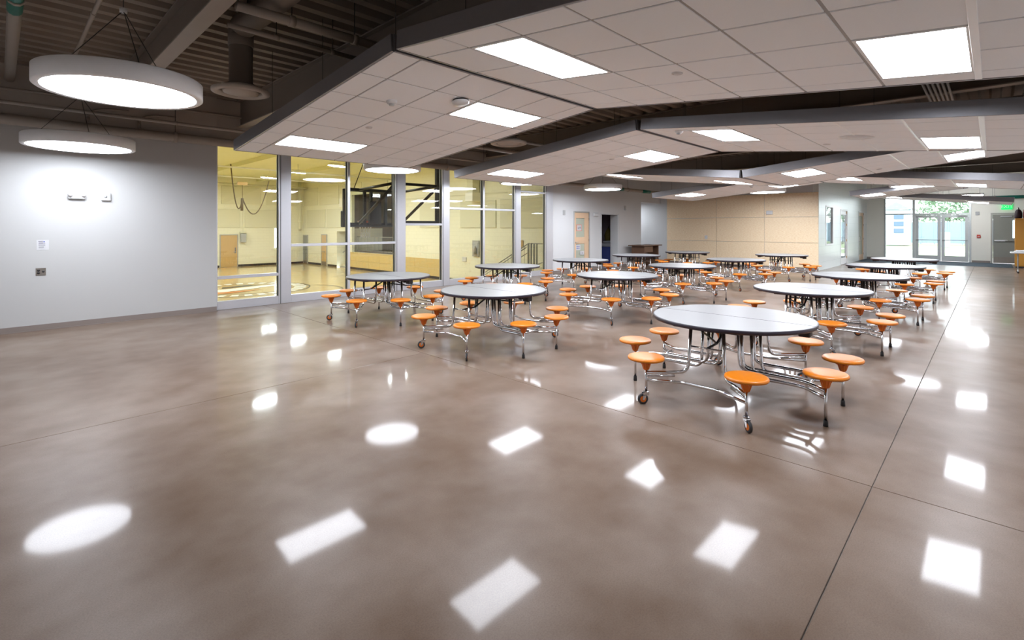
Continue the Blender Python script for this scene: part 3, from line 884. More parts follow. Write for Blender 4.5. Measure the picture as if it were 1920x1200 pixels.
# gym high bay lamps
gl = thing('gym_lamp', 'oblong high bay lamp farthest from the glass in the gym', 'lamp', (11.65, 32.2, 4.72), .3, 'high bay lamps in the gym')
MB().lathe([(0, .1), (.3, .1), (.36, 0), (.36, -.04)], 24).build('lamp_housing', 'court_white', gl)
MB().lathe([(0, -.045), (.33, -.045), (.35, -.03)], 24).build('lamp_diffuser', 'lamp_gym', gl)
for ch in gl.children: ch.scale = (1.5, .75, 1)
MB().tube([(0, 0, .1), (0, 0, .43)], .012, 6).build('lamp_stem', 'court_white', gl)
gl_lab = ['oblong high bay lamp second from the far gym wall', 'oblong high bay lamp third from the far gym wall, near the backboard']
for i, (x, y) in enumerate([(11.65, 27.9), (11.75, 23.5)]):
    c = copy_tree(gl); c.location = (x, y, 4.72); c['label'] = gl_lab[i]
extra = ['high bay lamp in the gym left of the doorway bay, back row', 'high bay lamp in the gym left of the doorway bay, middle row', 'high bay lamp in the gym left of the doorway bay, front row',
         'high bay lamp over the left side of the gym, back row', 'high bay lamp over the left side of the gym, middle row', 'high bay lamp over the left side of the gym, front row', 'high bay lamp over the backboard side of the gym near the glass', 'high bay lamp near the glass at the gym middle']
for i, (x, y) in enumerate([(6.8, 34.3), (6.8, 27), (6.8, 19), (-3, 34.3), (-3, 27), (-3, 19), (11.7, 18), (7.5, 14.8)]):
    c = copy_tree(gl); c.location = (x, y, 4.72); c['label'] = extra[i]
# climbing rope loops hung on the far gym wall side
t = thing('climbing_rope', 'brown rope swagged in two loops below the gym ceiling', 'rope', (9.4, 30, 2.2))
mb = MB()
def sag(p, q, low, n=18):
    out = []
    for i in range(n + 1):
        s = i / n; x = p[0] + (q[0] - p[0]) * s; z = p[1] + (q[1] - p[1]) * s
        out.append((x, 0, z - low * 4 * s * (1 - s)))
    return out
mb.tube(sag((-.55, 2.9), (.05, 1.05), 1.35), .03, 6); mb.tube(sag((.05, 1.05), (1.45, 2.1), 1.35), .03, 6)
mb.build('rope_swag', 'rope', t)
MB().tube([(.02, .02, .35), (.03, 0, 1.05)], .07, 8).build('rope_bundle', 'rope', t)
MB().tube([(.04, 0, 1.05), (.04, 0, 1.8)], .012, 5).build('hang_cord', 'rope', t)
BB(-.22, .3, -.05, .05, 1.78, 1.95, .01).build('wood_block', 'door_oak', t)

# basketball backstop
t = thing('basketball_backstop', 'black framed glass backboard on folding steel arms in the gym', 'basketball hoop', (7.8, 13.4, GZ))
zb, zt = 1.70 - GZ, 2.76 - GZ
fr = MB()
fr.bbox(-.92, .92, -.05, .05, zb, zb + .08, .01); fr.bbox(-.92, .92, -.05, .05, zt - .07, zt, .01)
fr.bbox(-.92, -.86, -.05, .05, zb, zt, .01); fr.bbox(.86, .92, -.05, .05, zb, zt, .01)
fr.build('board_frame', 'black_steel', t)
mb = MB(); k = mb.add([(-.86, 0, zb + .08), (.86, 0, zb + .08), (.86, 0, zt - .07), (-.86, 0, zt - .07)]); mb.face([k, k + 1, k + 2, k + 3]); mb.build('board_glass', 'board_glass', t)
mb = MB(); mb.bbox(-.96, .96, -.07, .07, zb - .05, zb + .03, .02); mb.bbox(-.97, -.88, -.07, .07, zb - .05, zb + .42, .02); mb.bbox(.88, .97, -.07, .07, zb - .05, zb + .42, .02); mb.build('edge_pad', 'rubber', t)
mb = MB(); mb.bbox(-.16, .22, -.18, -.06, zb + .02, zb + .72, .01); mb.bbox(-.34, -.26, -.14, -.06, zb + .02, zt, .005); mb.bbox(.36, .44, -.14, -.06, zb + .02, zt, .005); mb.bbox(-.12, -.05, -.14, -.05, zb + .6, zt, .005); mb.bbox(-.9, .9, -.16, -.08, zt - .06, zt + .02, .005)
mb.build('mount_plate', 'black_steel', t)
mb = MB()
for dx in (-.48, .95):
    mb.tube([(dx, -.1, zt - .02), (dx, -1.95, zt + .06)], .04, 6)
    mb.tube([(dx, -.1, zb + .05), (dx, -1.95, zt + .02)], .045, 6)
mb.tube([(-.48, -1.95, zt + .06), (.95, -1.95, zt + .06)], .04, 6)
mb.build('support_arm', 'black_steel', t)
for dx in (-.48, .95): BB(dx - .05, dx + .05, -2.0, -1.9, zb + .03, GC - GZ, .005).build('mast_post', 'black_steel', t)
MB().tube([(-.48, -1.95, zb + .08), (.95, -1.95, zb + .08)], .045, 6).build('cross_bar', 'black_steel', t)
MB().tube([(-.62, -.08, zt + .03), (-.1, -.05, zt + 1.3)], .012, 6).build('hoist_cable', 'black_steel', t)
rim = [(.225 * math.cos(2 * PI * i / 20), .38 + .225 * math.sin(2 * PI * i / 20), 1.83 - GZ) for i in range(21)]
mb = MB(); mb.tube(rim, .012, 6, caps=False); mb.bbox(-.12, .12, .03, .2, 1.77 - GZ, 1.83 - GZ, .004); mb.build('rim', 'rim_orange', t)
mb = MB()
def npt(k, j):
    a = 2 * PI * (k + .5 * (j % 2)) / 12; rr = (.225, .19, .165, .145, .135, .14)[j]
    return (rr * math.cos(a), .38 + rr * math.sin(a), 1.82 - GZ - j * .10)
for j in range(5):
    for k in range(12):
        mb.tube([npt(k, j), npt(k, j + 1)], .010, 4, caps=False)
        mb.tube([npt(k, j), npt(k - 1 if j % 2 == 0 else k + 1, j + 1)], .010, 4, caps=False)
mb.build('net', 'net_white', t)

# ================================================================== CEILING CLOUDS
PITCH = 4.14
RB = 3.74
SEDGE = [.035] + [.63 + .6096 * k for k in range(6)] + [4.2672, 4.876]
UEDGE = [.012, .31, .9196, 1.5292, 2.1388, 2.7484, 3.018]
tile_cache = {}
def tile_mesh(w, d):
    key = (round(w, 3), round(d, 3))
    if key not in tile_cache:
        mb = MB(); mb.bbox(-w / 2, w / 2, -d / 2, d / 2, -.006, .016, .003)
        me = bpy.data.meshes.new('ceiling_tile'); me.from_pydata(mb.v, [], mb.f); me.materials.append(MATS['tile']); me.update()
        tile_cache[key] = me
    return tile_cache[key]

troffer_proto = []
TROFFER_LABELS = {}
def make_troffer(loc, rot, label):
    if not troffer_proto:
        t = thing('troffer_light', label, 'ceiling light', loc, 0, 'recessed troffers in the ceiling clouds')
        mb = MB()
        L, W, lw, ww = .597, .292, .572, .270
        for x0, x1, y0, y1 in ((-L, L, -W, -ww), (-L, L, ww, W), (-L, -lw, -ww, ww), (lw, L, -ww, ww)):
            mb.box(x0, x1, y0, y1, -.008, .05)
        mb.box(-L, L, -W, W, .05, .09)
        mb.build('troffer_frame', 'grid_white', t)
        mb = MB(); k = mb.add([(-lw, -ww, -.002), (lw, -ww, -.002), (lw, ww, -.002), (-lw, ww, -.002)]); mb.face([k + 3, k + 2, k + 1, k])
        mb.build('troffer_diffuser', 'lamp_white', t)
        troffer_proto.append(t)
    else:
        t = copy_tree(troffer_proto[0])
        t['label'] = label
    t.location = loc; t.rotation_euler = rot
    return t

ORD = ['nearest', 'second', 'third', 'fourth', 'fifth', 'sixth']
def cloud(idx, a0, zr, sg, wings, label, s_lim=None):
    root = thing('ceiling_cloud', label, 'ceiling panel', (a0, RB, zr), 0, 'folded ceiling clouds')
    for wsign in wings:
        sn = .1 * sg; cs = math.sqrt(1 - sn * sn)
        phi = -math.asin(sn) * wsign          # rotation about X of the wing plane
        def pos(u, s, dz=0):
            return Vector((u, wsign * s * cs - dz * (math.sin(phi)), -s * sn + dz * cs))
        s0, s1 = (s_lim if s_lim else (SEDGE[0], 4.25 if wsign > 0 else SEDGE[-1]))
        se = [s for s in SEDGE if s0 + .05 < s < s1 - .05]
        se = [s0] + se + [s1]
        lights = [(.63, .31), (3.0684, 1.5292)] if wsign < 0 else [(3.0684, .31), (.63, 1.5292)]
        for k in range(len(se) - 1):
            for j in range(len(UEDGE) - 1):
                skip = False
                for (ls, lu) in lights:
                    if abs(se[k] - ls) < .02 and UEDGE[j] > lu - .02 and UEDGE[j] < lu + 1.2: skip = True
                if skip: continue
                w = UEDGE[j + 1] - UEDGE[j] - .022; d = se[k + 1] - se[k] - .022
                if d < .03: continue
                p = pos((UEDGE[j] + UEDGE[j + 1]) / 2, (se[k] + se[k + 1]) / 2)
                link('ceiling_tile', tile_mesh(w, d), root, p, (phi, 0, 0))
        # T-bars, one mesh per wing, in wing coordinates
        mb = MB()
        for s in se[1:-1]: mb.box(0, 3.03, wsign * s - .012, wsign * s + .012, .001, .03)
        for u in UEDGE[1:-1]: mb.box(u - .012, u + .012, min(wsign * s0, wsign * s1), max(wsign * s0, wsign * s1), .002, .03)
        mb.build('ceiling_grid', 'grid_grey', root, (0, 0, 0), (phi, 0, 0))
        if wsign < 0:
            for s, hw in ((3.678, .022), (3.0684, .012), (2.4588, .013)):
                if s > s1 - .1 or (idx == 0 and s < 3.5): continue
                MB().bbox(.02, 3.01, -s - hw, -s + hw, -.010, .004, .002).build('tee_bar', 'tee_white', root, (0, 0, 0), (phi, 0, 0))
        # metal fascia around the wing
        y0, y1 = min(wsign * s0, wsign * s1), max(wsign * s0, wsign * s1)
        for nm, q in (('f', (-.012, .012, y0, y1)), ('b', (3.018, 3.042, y0, y1)), ('e', (.012, 3.018, wsign * s1 - .012, wsign * s1 + .012)), ('r', (.012, 3.018, wsign * s0 - .012, wsign * s0 + .012))):
            mb = MB(); mb.bbox(q[0], q[1], q[2], q[3], -.010, .150, .003)
            mb.build('fascia', 'fascia', root, (0, 0, 0), (phi, 0, 0))
        # thin hanger rods up to the deck
        for u in (.35, 2.7):
            for s in (s0 + .5, (s0 + s1) / 2, s1 - .5):
                p = pos(u, s)
                MB().tube([(p.x, p.y, p.z + .03), (p.x, p.y, DECK - zr)], .003, 4).build('hanger_wire', 'wire', root)
        for (ls, lu) in lights:
            if ls + .6 > s1 + .01 or ls < s0 - .01: continue
            p = pos(lu + .6096, ls + .3048)
            side = 'glass wall' if wsign > 0 else 'right-hand'
            where = ('outer end' if ls > 2 else 'ridge end')
            make_troffer(Vector((a0, RB, zr)) + p, (phi, 0, 0), 'glowing troffer at the %s of the %s wing of the %s cloud' % (where, side, ORD[idx]))
    return root
CLOUDS = [(2.40, 3.21, 1), (6.54, 3.10, 1), (10.68, 2.68, -1), (14.82, 3.04, 1), (18.96, 2.61, -1), (23.1, 2.90, 1)]
CL_LAB = ['nearest folded white tile ceiling cloud, over the first tables', 'second folded white tile ceiling cloud behind the nearest one', 'third ceiling cloud, folded down to a low middle seam',
          'fourth ceiling cloud, folded up to a ridge, before the panelled wall', 'fifth ceiling cloud, short single wing rising to the right', 'sixth ceiling cloud, single wing in front of the entrance glazing']
for i, (a0, zr, sg) in enumerate(CLOUDS):
    if i < 4: cloud(i, a0, zr, sg, (1, -1), CL_LAB[i])
    elif i == 4: cloud(i, a0, zr, sg, (-1,), CL_LAB[i], (.46, 3.16))
    else: cloud(i, a0, zr, sg, (-1,), CL_LAB[i], (.44, 4.25))

def on_cloud(i, x, y):
    a0, zr, sg = CLOUDS[i]
    return zr - sg * .1005 * abs(y - RB)
def tilt(i, y):
    return -math.asin(.1 * CLOUDS[i][2]) * (1 if y > RB else -1)
# smoke detectors, access point, speakers on the clouds
def smoke(i, x, y, label):
    t = thing('smoke_detector', label, 'detector', (x, y, on_cloud(i, x, y) - .006)); t.rotation_euler = (tilt(i, y), 0, 0)
    MB().lathe([(0, 0), (.06, 0), (.062, -.012), (.05, -.03), (.035, -.036)], 20).build('detector_base', 'plastic_white', t)
    MB().lathe([(.033, -.034), (.03, -.052), (0, -.055)], 16).build('detector_sensor', 'plastic_grey', t)
    return t
smoke(0, 3.10, 4.90, 'cream smoke detector on the glass wall wing of the nearest cloud')
t = thing('access_point', 'round white dome beside a troffer on the nearest cloud', 'access point', (3.73, 4.44, on_cloud(0, 3.7, 4.44) - .006)); t.rotation_euler = (tilt(0, 4.44), 0, 0)
MB().lathe([(0, -.005), (.095, -.005), (.10, -.02)], 24).build('mount_ring', 'black_steel', t)
MB().lathe([(.1, -.02), (.098, -.035), (.085, -.05), (0, -.056)], 24).build('dome_cover', 'plastic_white', t)
def round_plate(nm, i, x, y, r, label, cat):
    t = thing(nm, label, cat, (x, y, on_cloud(i, x, y) - .005)); t.rotation_euler = (tilt(i, y), 0, 0)
    MB().lathe([(r * .62, -.004), (r * .9, -.012), (r, -.006), (r, 0)], 28).build('trim_ring', 'plastic_white', t)
    MB().lathe([(0, -.012), (r * .55, -.012), (r * .62, -.004)], 28).build('cover_disc', 'plastic_white', t)
    return t
round_plate('sprinkler_cover', 0, 3.42, 5.95, .045, 'small round cover plate among the tiles of the nearest cloud, glass wall wing', 'sprinkler')
round_plate('sprinkler_cover', 0, 4.20, 2.02, .05, 'small round cover plate on the right-hand wing of the nearest cloud', 'sprinkler')
round_plate('air_diffuser', 1, 7.9, 1.30, .20, 'wide round white diffuser in the right-hand wing of the second cloud', 'diffuser')
round_plate('sprinkler_cover', 1, 8.6, 1.78, .05, 'small round cover plate beside the round diffuser of the second cloud', 'sprinkler')
round_plate('sprinkler_cover', 1, 8.1, 5.2, .05, 'small round cover plate on the glass wall wing of the second cloud', 'sprinkler')
smoke(1, 6.82, 3.25, 'small smoke detector at the ridge of the second cloud')
round_plate('sprinkler_cover', 2, 12.9, 1.72, .05, 'small round cover plate on the right-hand wing of the third cloud', 'sprinkler')
smoke(3, 15.7, 5.2, 'smoke detector on the glass wall wing of the fourth cloud')

# ------------------------------------------------------------------ round pendants
def make_pendant(label, x, y, z, r=.64):
    t = thing('round_pendant', label, 'pendant light', (x, y, z), 0, 'round pendant lights')
    MB().lathe([(r - .055, 0), (r - .012, -.004), (r, .006), (r, .145), (r - .012, .155), (0, .155)], 64).build('pendant_ring', 'pendant_shell', t)
    MB().lathe([(0, -.004), (r - .075, -.004), (r - .055, .002)], 64).build('pendant_diffuser', 'lamp_pendant', t)
    apex = min(.62, DECK - z - .45)
    for k in range(3):
        a = .6 + k * 2 * PI / 3
        MB().tube([((r - .1) * math.cos(a), (r - .1) * math.sin(a), .15), (0, 0, .155 + apex)], .004, 5).build('suspension_cable', 'wire', t)
    MB().lathe([(0, .155 + apex - .02), (.03, .155 + apex - .02), (.03, .155 + apex + .02), (0, .155 + apex + .02)], 10).build('cable_hub', 'plastic_white', t)
    MB().tube([(0, 0, .155 + apex), (.0, 0, DECK - z + .06)], .004, 5).build('suspension_cable', 'wire', t)
    return t
make_pendant('large round pendant hanging nearest, top left of the picture', .81, 5.82, 2.9, .63)
make_pendant('round pendant hanging before the white wall, below the nearest one', .86, 9.85, 2.85, .66)
make_pendant('round pendant before the glazing above the basketball backboard', 6.05, 9.53, 2.9, .62)
make_pendant('round pendant before the glazing just below the second cloud', 10.45, 9.75, 2.9, .62)
make_pendant('round pendant before the white wall with the maple door', 14.02, 9.35, 2.9, .63)
make_pendant('round pendant before the strand board panels', 19.3, 5.87, 2.9, .62)
make_pendant('round pendant between the fourth and fifth clouds on the right', 18.55, 1.62, 2.84, .62)

t = thing('strip_light', 'white linear strip light hanging behind the sixth cloud', 'strip light', (29.3, .9, 3.02))
BB(-.06, .06, -.62, .62, .02, .09, .008).build('strip_housing', 'plastic_white', t)
BB(-.05, .05, -.60, .60, -.03, .02, .01).build('strip_diffuser', 'lamp_strip', t)
for yy in (-.5, .5): MB().tube([(0, yy, .09), (0, yy, DECK - 3.02)], .004, 5).build('suspension_cable', 'wire', t)
t = thing('hall_fill_light', 'unseen square flush light added on the hall ceiling behind the white wall', 'ceiling light', (20.6, 12.6, 2.74))  # added lamp out of view, brightens the hall
BB(-.3, .3, -.3, .3, -.03, 0, .006).build('light_frame', 'grid_white', t)
B(-.27, .27, -.27, .27, -.034, -.03).build('light_diffuser', 'lamp_white', t)
t = thing('office_fill_light', 'unseen flush light added on the ceiling of the room behind the pale green wall', 'ceiling light', (26, 6.5, 3.0))  # added lamp out of view, lights the room behind the glass
BB(-.6, .6, -.3, .3, -.03, 0, .006).build('light_frame', 'grid_white', t)
B(-.57, .57, -.27, .27, -.034, -.03).build('light_diffuser', 'lamp_white', t)

# ------------------------------------------------------------------ beams, pipes and ducts under the deck
def beam(x, y0, y1, zbot, w=.17, lab='', tk=.02, h=None):
    t = thing('roof_beam', lab, 'beam', (x, (y0 + y1) / 2, zbot))
    L = (y1 - y0) / 2; H = DECK - zbot
    BB(-w / 2, w / 2, -L, L, 0, tk, .003).build('bottom_flange', 'pipe_paint', t)
    BB(-.012, .012, -L, L, tk, H - tk, .002).build('beam_web', 'dark_paint', t)
    BB(-w / 2, w / 2, -L, L, H - tk, H, .003).build('top_flange', 'dark_paint', t)
    return t
beam(1.47, -6, 10.95, 3.78, .17, 'brown steel roof beam beside the nearest pendant')
beam(3.42, -6, 10.95, 3.66, .17, 'brown steel roof beam right above the edge of the nearest cloud')
for i, x in enumerate((-3.4, -.95)): beam(x, -6, 10.95, 3.78, .17, ['brown roof beam behind the camera, far one', 'brown roof beam behind the camera, near one'][i])
for i, x in enumerate((7.2, 10.2, 14.4, 18.5, 22.6, 26.8)):
    beam(x, -6, 10.95 if x < 21 else 4.7, 3.72, .17, 'brown roof beam over the gap behind the %s cloud' % ORD[i])
def pipe(pts, r, label, nm='pipe', n=10, m='pipe_paint', fillet=.0, bands=()):
    t = thing(nm, label, 'pipe', pts[0])
    P = [Vector(p) - Vector(pts[0]) for p in pts]
    MB().tube(P, r, n, fillet=fillet).build('pipe_body', m, t)
    d = (P[1] - P[0])
    for s in (.3, .7):
        c = P[0] + d * s; dn = d.normalized() * .03
        MB().tube([c - dn, c + dn], r * 1.18, n).build('pipe_clamp', m, t)
    if n >= 8 and abs(d.z) < .01:
        for s in (.3, .7):
            c = P[0] + d * s
            MB().tube([(c.x, c.y, c.z + r * .9), (c.x, c.y, DECK - pts[0][2] + .05)], .005, 4).build('hanger_rod', 'wire', t)
    for s0, s1 in bands:
        c0, c1 = P[0] + d * s0, P[0] + d * s1
        MB().tube([c0, c1], r * 1.04, n).build('pipe_label', 'label_green', t)
    return t
pipe([(-2.5, 10.85, 3.31), (13.4, 10.85, 3.31)], .085, 'thick grey brown pipe along the top of the white wall')
pipe([(-2.5, 10.9, 3.72), (3.0, 10.9, 3.86), (13.4, 10.9, 3.86)], .022, 'thin conduit above the thick pipe on the white wall', n=6)
pipe([(.12, -2, 3.95), (.12, 10.9, 3.95)], .062, 'grey pipe with green band at the top left corner', bands=((.665, .73),))
pipe([(.72, -2, 3.98), (.72, 10.9, 3.98)], .022, 'thin conduit running from the top edge to the nearest pendant', n=6)
pipe([(1.6, 5.27, 3.81), (3.38, 5.27, 3.81)], .05, 'thick brown pipe crossing the beam above the nearest cloud')
pipe([(1.7, 5.87, 3.82), (3.38, 5.87, 3.82)], .028, 'thin brown pipe crossing to the beam near the vertical duct')
pipe([(-2.5, 10.55, 3.52), (13.2, 10.55, 3.52)], .03, 'thin pipe in front of the thick pipe at the white wall', n=8)
pipe([(3.6, 8.75, 3.55), (13.2, 8.75, 3.55)], .05, 'brown pipe over the glazing between the clouds', n=8)
pipe([(3.6, 8.3, 3.75), (13.2, 8.3, 3.75)], .04, 'thin brown pipe over the second cloud near the glazing', n=8)
pipe([(10.0, 10.6, 3.15), (21.0, 10.6, 3.15)], .07, 'pipe with green label along the white wall with the maple door', bands=((.62, .665), (.80, .86)))
pipe([(31.2, -3, 2.98), (31.2, 1.2, 2.98)], .07, 'pipe with long green label above the grey side door', bands=((.35, .80),))
for i, y in enumerate((2.3, 2.55, 2.8)):
    pipe([(9.4, y, 3.6), (21.2, y - .3, 3.6)], .06, ['dark pipe run above the third cloud, right pipe', 'dark pipe run above the third cloud, middle pipe', 'dark pipe run above the third cloud, left pipe'][i], m='dark_paint', n=8)
for i in range(6):
    pipe([(5.6, .44 + i * .05, 3.6), (12.2, .44 + i * .05, 3.6)], .016, 'conduit %s of the bundle between the first two clouds' % ['nearest the right', 'second from the right', 'third from the right', 'third from the left', 'second from the left', 'nearest the left'][i], n=6)
# loops of conduit dropping to the thick pipe behind the pendants
for i, x in enumerate((1.05, 1.75)):
    pipe([(x, 10.94, 3.42), (x, 10.94, 3.60), (x + .2, 10.94, 3.68), (x + .55, 10.94, 3.70)], .018, ['bent conduit left one on the wall behind the pendant', 'bent conduit right one on the wall behind the pendant'][i], n=6, fillet=.12)
def diffuser(x, y, z, label, hor=True):
    t = thing('round_air_diffuser', label, 'air duct', (x, y, z))
    MB().lathe([(.315, .03), (.315, 0), (.27, -.015), (.225, .01), (.225, .07)], 40).build('diffuser_ring', 'soffit_paint', t)
    MB().lathe([(0, .0), (.19, .0), (.20, .02), (0, .03)], 40).build('diffuser_plate', 'soffit_paint', t)
    MB().lathe([(.225, .06), (.13, .12), (.13, .62)], 28).build('duct_neck', 'dark_paint', t)
    if hor:
        MB().tube([(0, 0, .55), (0, 0, .78), (0, -3.2, .78)], .14, 20, fillet=.16).build('duct_run', 'dark_paint', t)
        for yy in (-.6, -2.4):
            MB().tube([(.12, yy, .80), (.12, yy, DECK - z + .06)], .006, 5).build('hanger_rod', 'wire', t)
            MB().tube([(-.12, yy, .80), (-.12, yy, DECK - z + .06)], .006, 5).build('hanger_rod', 'wire', t)
    return t
diffuser(2.03, 6.50, 3.27, 'round ceiling diffuser under a vertical brown duct')
diffuser(6.17, 6.05, 3.10, 'round ceiling diffuser in the gap between the first two clouds')
# grey rectangular duct at far right, between clouds three and four
t = thing('rectangular_duct', 'grey rectangular duct hanging behind the second cloud on the right', 'air duct', (12.6, .2, 3.5))
BB(-.25, .25, -2.25, .9, 0, .45, .01).build('duct_body', 'pipe_paint', t)
for yy in (-1.6, -.6, .6): BB(-.27, .27, yy - .02, yy + .02, -.02, .47, .004).build('duct_flange', 'pipe_paint', t)

# ================================================================== WALL DEVICES
t = thing('emergency_light', 'white twin head emergency light on the left white wall', 'emergency light', (.91, 10.99, 2.13))
mb = MB(); mb.bbox(-.11, .11, -.05, 0, 0, .09, .008); mb.build('lamp_body', 'plastic_white', t)
MB().bbox(-.105, .105, -.052, -.01, -.005, .012, .004).build('lamp_tray', 'plastic_grey', t)
for s in (-1, 1):
    MB().lathe([(0, -.03), (.028, -.03), (.034, 0), (.02, .03)], 14, c=(s * .085, -.06, .065), axis='y').build('lamp_head', 'plastic_white', t)
t = thing('strobe_alarm', 'white square strobe alarm right of the emergency light', 'alarm', (1.29, 10.99, 2.11))
BB(-.065, .065, -.045, 0, 0, .135, .008).build('strobe_body', 'plastic_white', t)
MB().lathe([(0, -.018), (.02, -.015), (.026, 0)], 14, c=(-.01, -.045, .07), axis='y').build('strobe_lens', 'plastic_grey', t)
BB(.035, .055, -.052, -.04, .02, .12, .003).build('strobe_grille', 'plastic_grey', t)
t = sheet('notice_sheet', 'small white printed notice above the outlet plate on the left wall', .425, .57, 10.988, 1.29, 1.45, 'paper',
          [(.445, .50, 1.425, 1.433, 'ink'), (.505, .52, 1.41, 1.43, 'ink_blue'), (.45, .50, 1.40, 1.407, 'ink'), (.447, .525, 1.38, 1.388, 'ink'), (.447, .525, 1.36, 1.366, 'ink'), (.45, .51, 1.335, 1.34, 'ink'), (.45, .51, 1.32, 1.325, 'ink')])
t = thing('outlet_plate', 'dark steel outlet plate with two round sockets low on the left wall', 'outlet', (.475, 10.99, .88))
BB(-.06, .06, -.008, 0, 0, .12, .003).build('cover_plate', 'steel_plate', t)
for z in (.04, .08): MB().lathe([(0, -.004), (.016, -.004), (.018, 0)], 14, c=(-.028, -.008, z), axis='y').build('socket', 'glide_black', t)
MB().lathe([(0, -.004), (.014, -.004), (.016, 0)], 14, c=(.028, -.008, .06), axis='y').build('socket', 'glide_black', t)
tag(BB(14.16, 14.30, 11.135, 11.15, 2.08, 2.26, .006).build('wall_thermostat', 'plastic_grey'), 'small grey box on the white wall left of the maple door', 'thermostat')
t = thing('emergency_light', 'small white emergency light between the maple door and the dark doorway', 'emergency light', (16.2, 11.15, 2.06))
BB(-.16, .16, -.06, 0, 0, .14, .02).build('lamp_body', 'plastic_white', t)
tag(BB(18.3, 18.42, 11.11, 11.15, 2.35, 2.55, .01).build('wall_camera', 'plastic_grey'), 'small grey device high on the white wall right of the dark doorway', 'camera')
t = thing('wall_switch', 'white switch plate on the strand board panels', 'switch', (21.5, 9.0, 1.12))
BB(-.012, .005, -.06, .06, 0, .16, .003).build('switch_plate', 'plastic_white', t); BB(-.02, -.012, -.02, .02, .04, .12, .002).build('switch_rocker', 'plastic_white', t)
t = thing('wall_clock', 'white oblong box high on the strand board panels', 'clock', (21.5, 6.43, 2.15))
BB(-.06, .005, -.12, .12, 0, .15, .01).build('box_body', 'plastic_white', t)
t = thing('exit_sign', 'glowing green EXIT sign over the grey side door', 'exit sign', (31.42, -.45, 2.44))
BB(.0, .05, -.18, .18, 0, .24, .01).build('sign_body', 'exit_green', t)
BB(-.02, .06, -.19, .19, .24, .26, .004).build('sign_canopy', 'black_steel', t)
fc = bpy.data.curves.new('exit_text', 'FONT'); fc.body = 'EXIT'; fc.size = .19; fc.align_x = 'CENTER'; fc.align_y = 'CENTER'; fc.extrude = .002
fc.materials.append(MATS['court_white'])
fo = bpy.data.objects.new('sign_lettering', fc); fo_m = bpy.data.meshes.new_from_object(fo); bpy.data.objects.remove(fo); fo = bpy.data.objects.new('sign_lettering', fo_m); COL.objects.link(fo); fo.parent = t; fo.location = (-.004, 0, .12); fo.rotation_euler = (PI / 2, 0, -PI / 2)
t = thing('fire_alarm_pull', 'red fire alarm pull on the far wall', 'alarm', (31.5, .47, 1.15)); BB(-.05, 0, -.065, .065, 0, .14, .008).build('alarm_body', 'red_box', t); B(-.056, -.05, -.04, .04, .04, .07).build('pull_bar', 'plastic_white', t)
tag(BB(31.44, 31.5, .44, .58, 2.2, 2.36, .01).build('wall_sounder', 'plastic_grey'), 'small grey sounder on the far wall above the fire alarm', 'sounder')

# ================================================================== TABLES
TZ = .765; TR = .745
def half_disc(sx, r, gap):
    pts = []
    a0 = math.asin(gap / r)
    n = 28
    for i in range(n + 1):
        a = -PI / 2 + a0 + (PI - 2 * a0) * i / n
        pts.append((sx * r * math.cos(a), r * math.sin(a)))
    return pts if sx > 0 else pts[::-1]

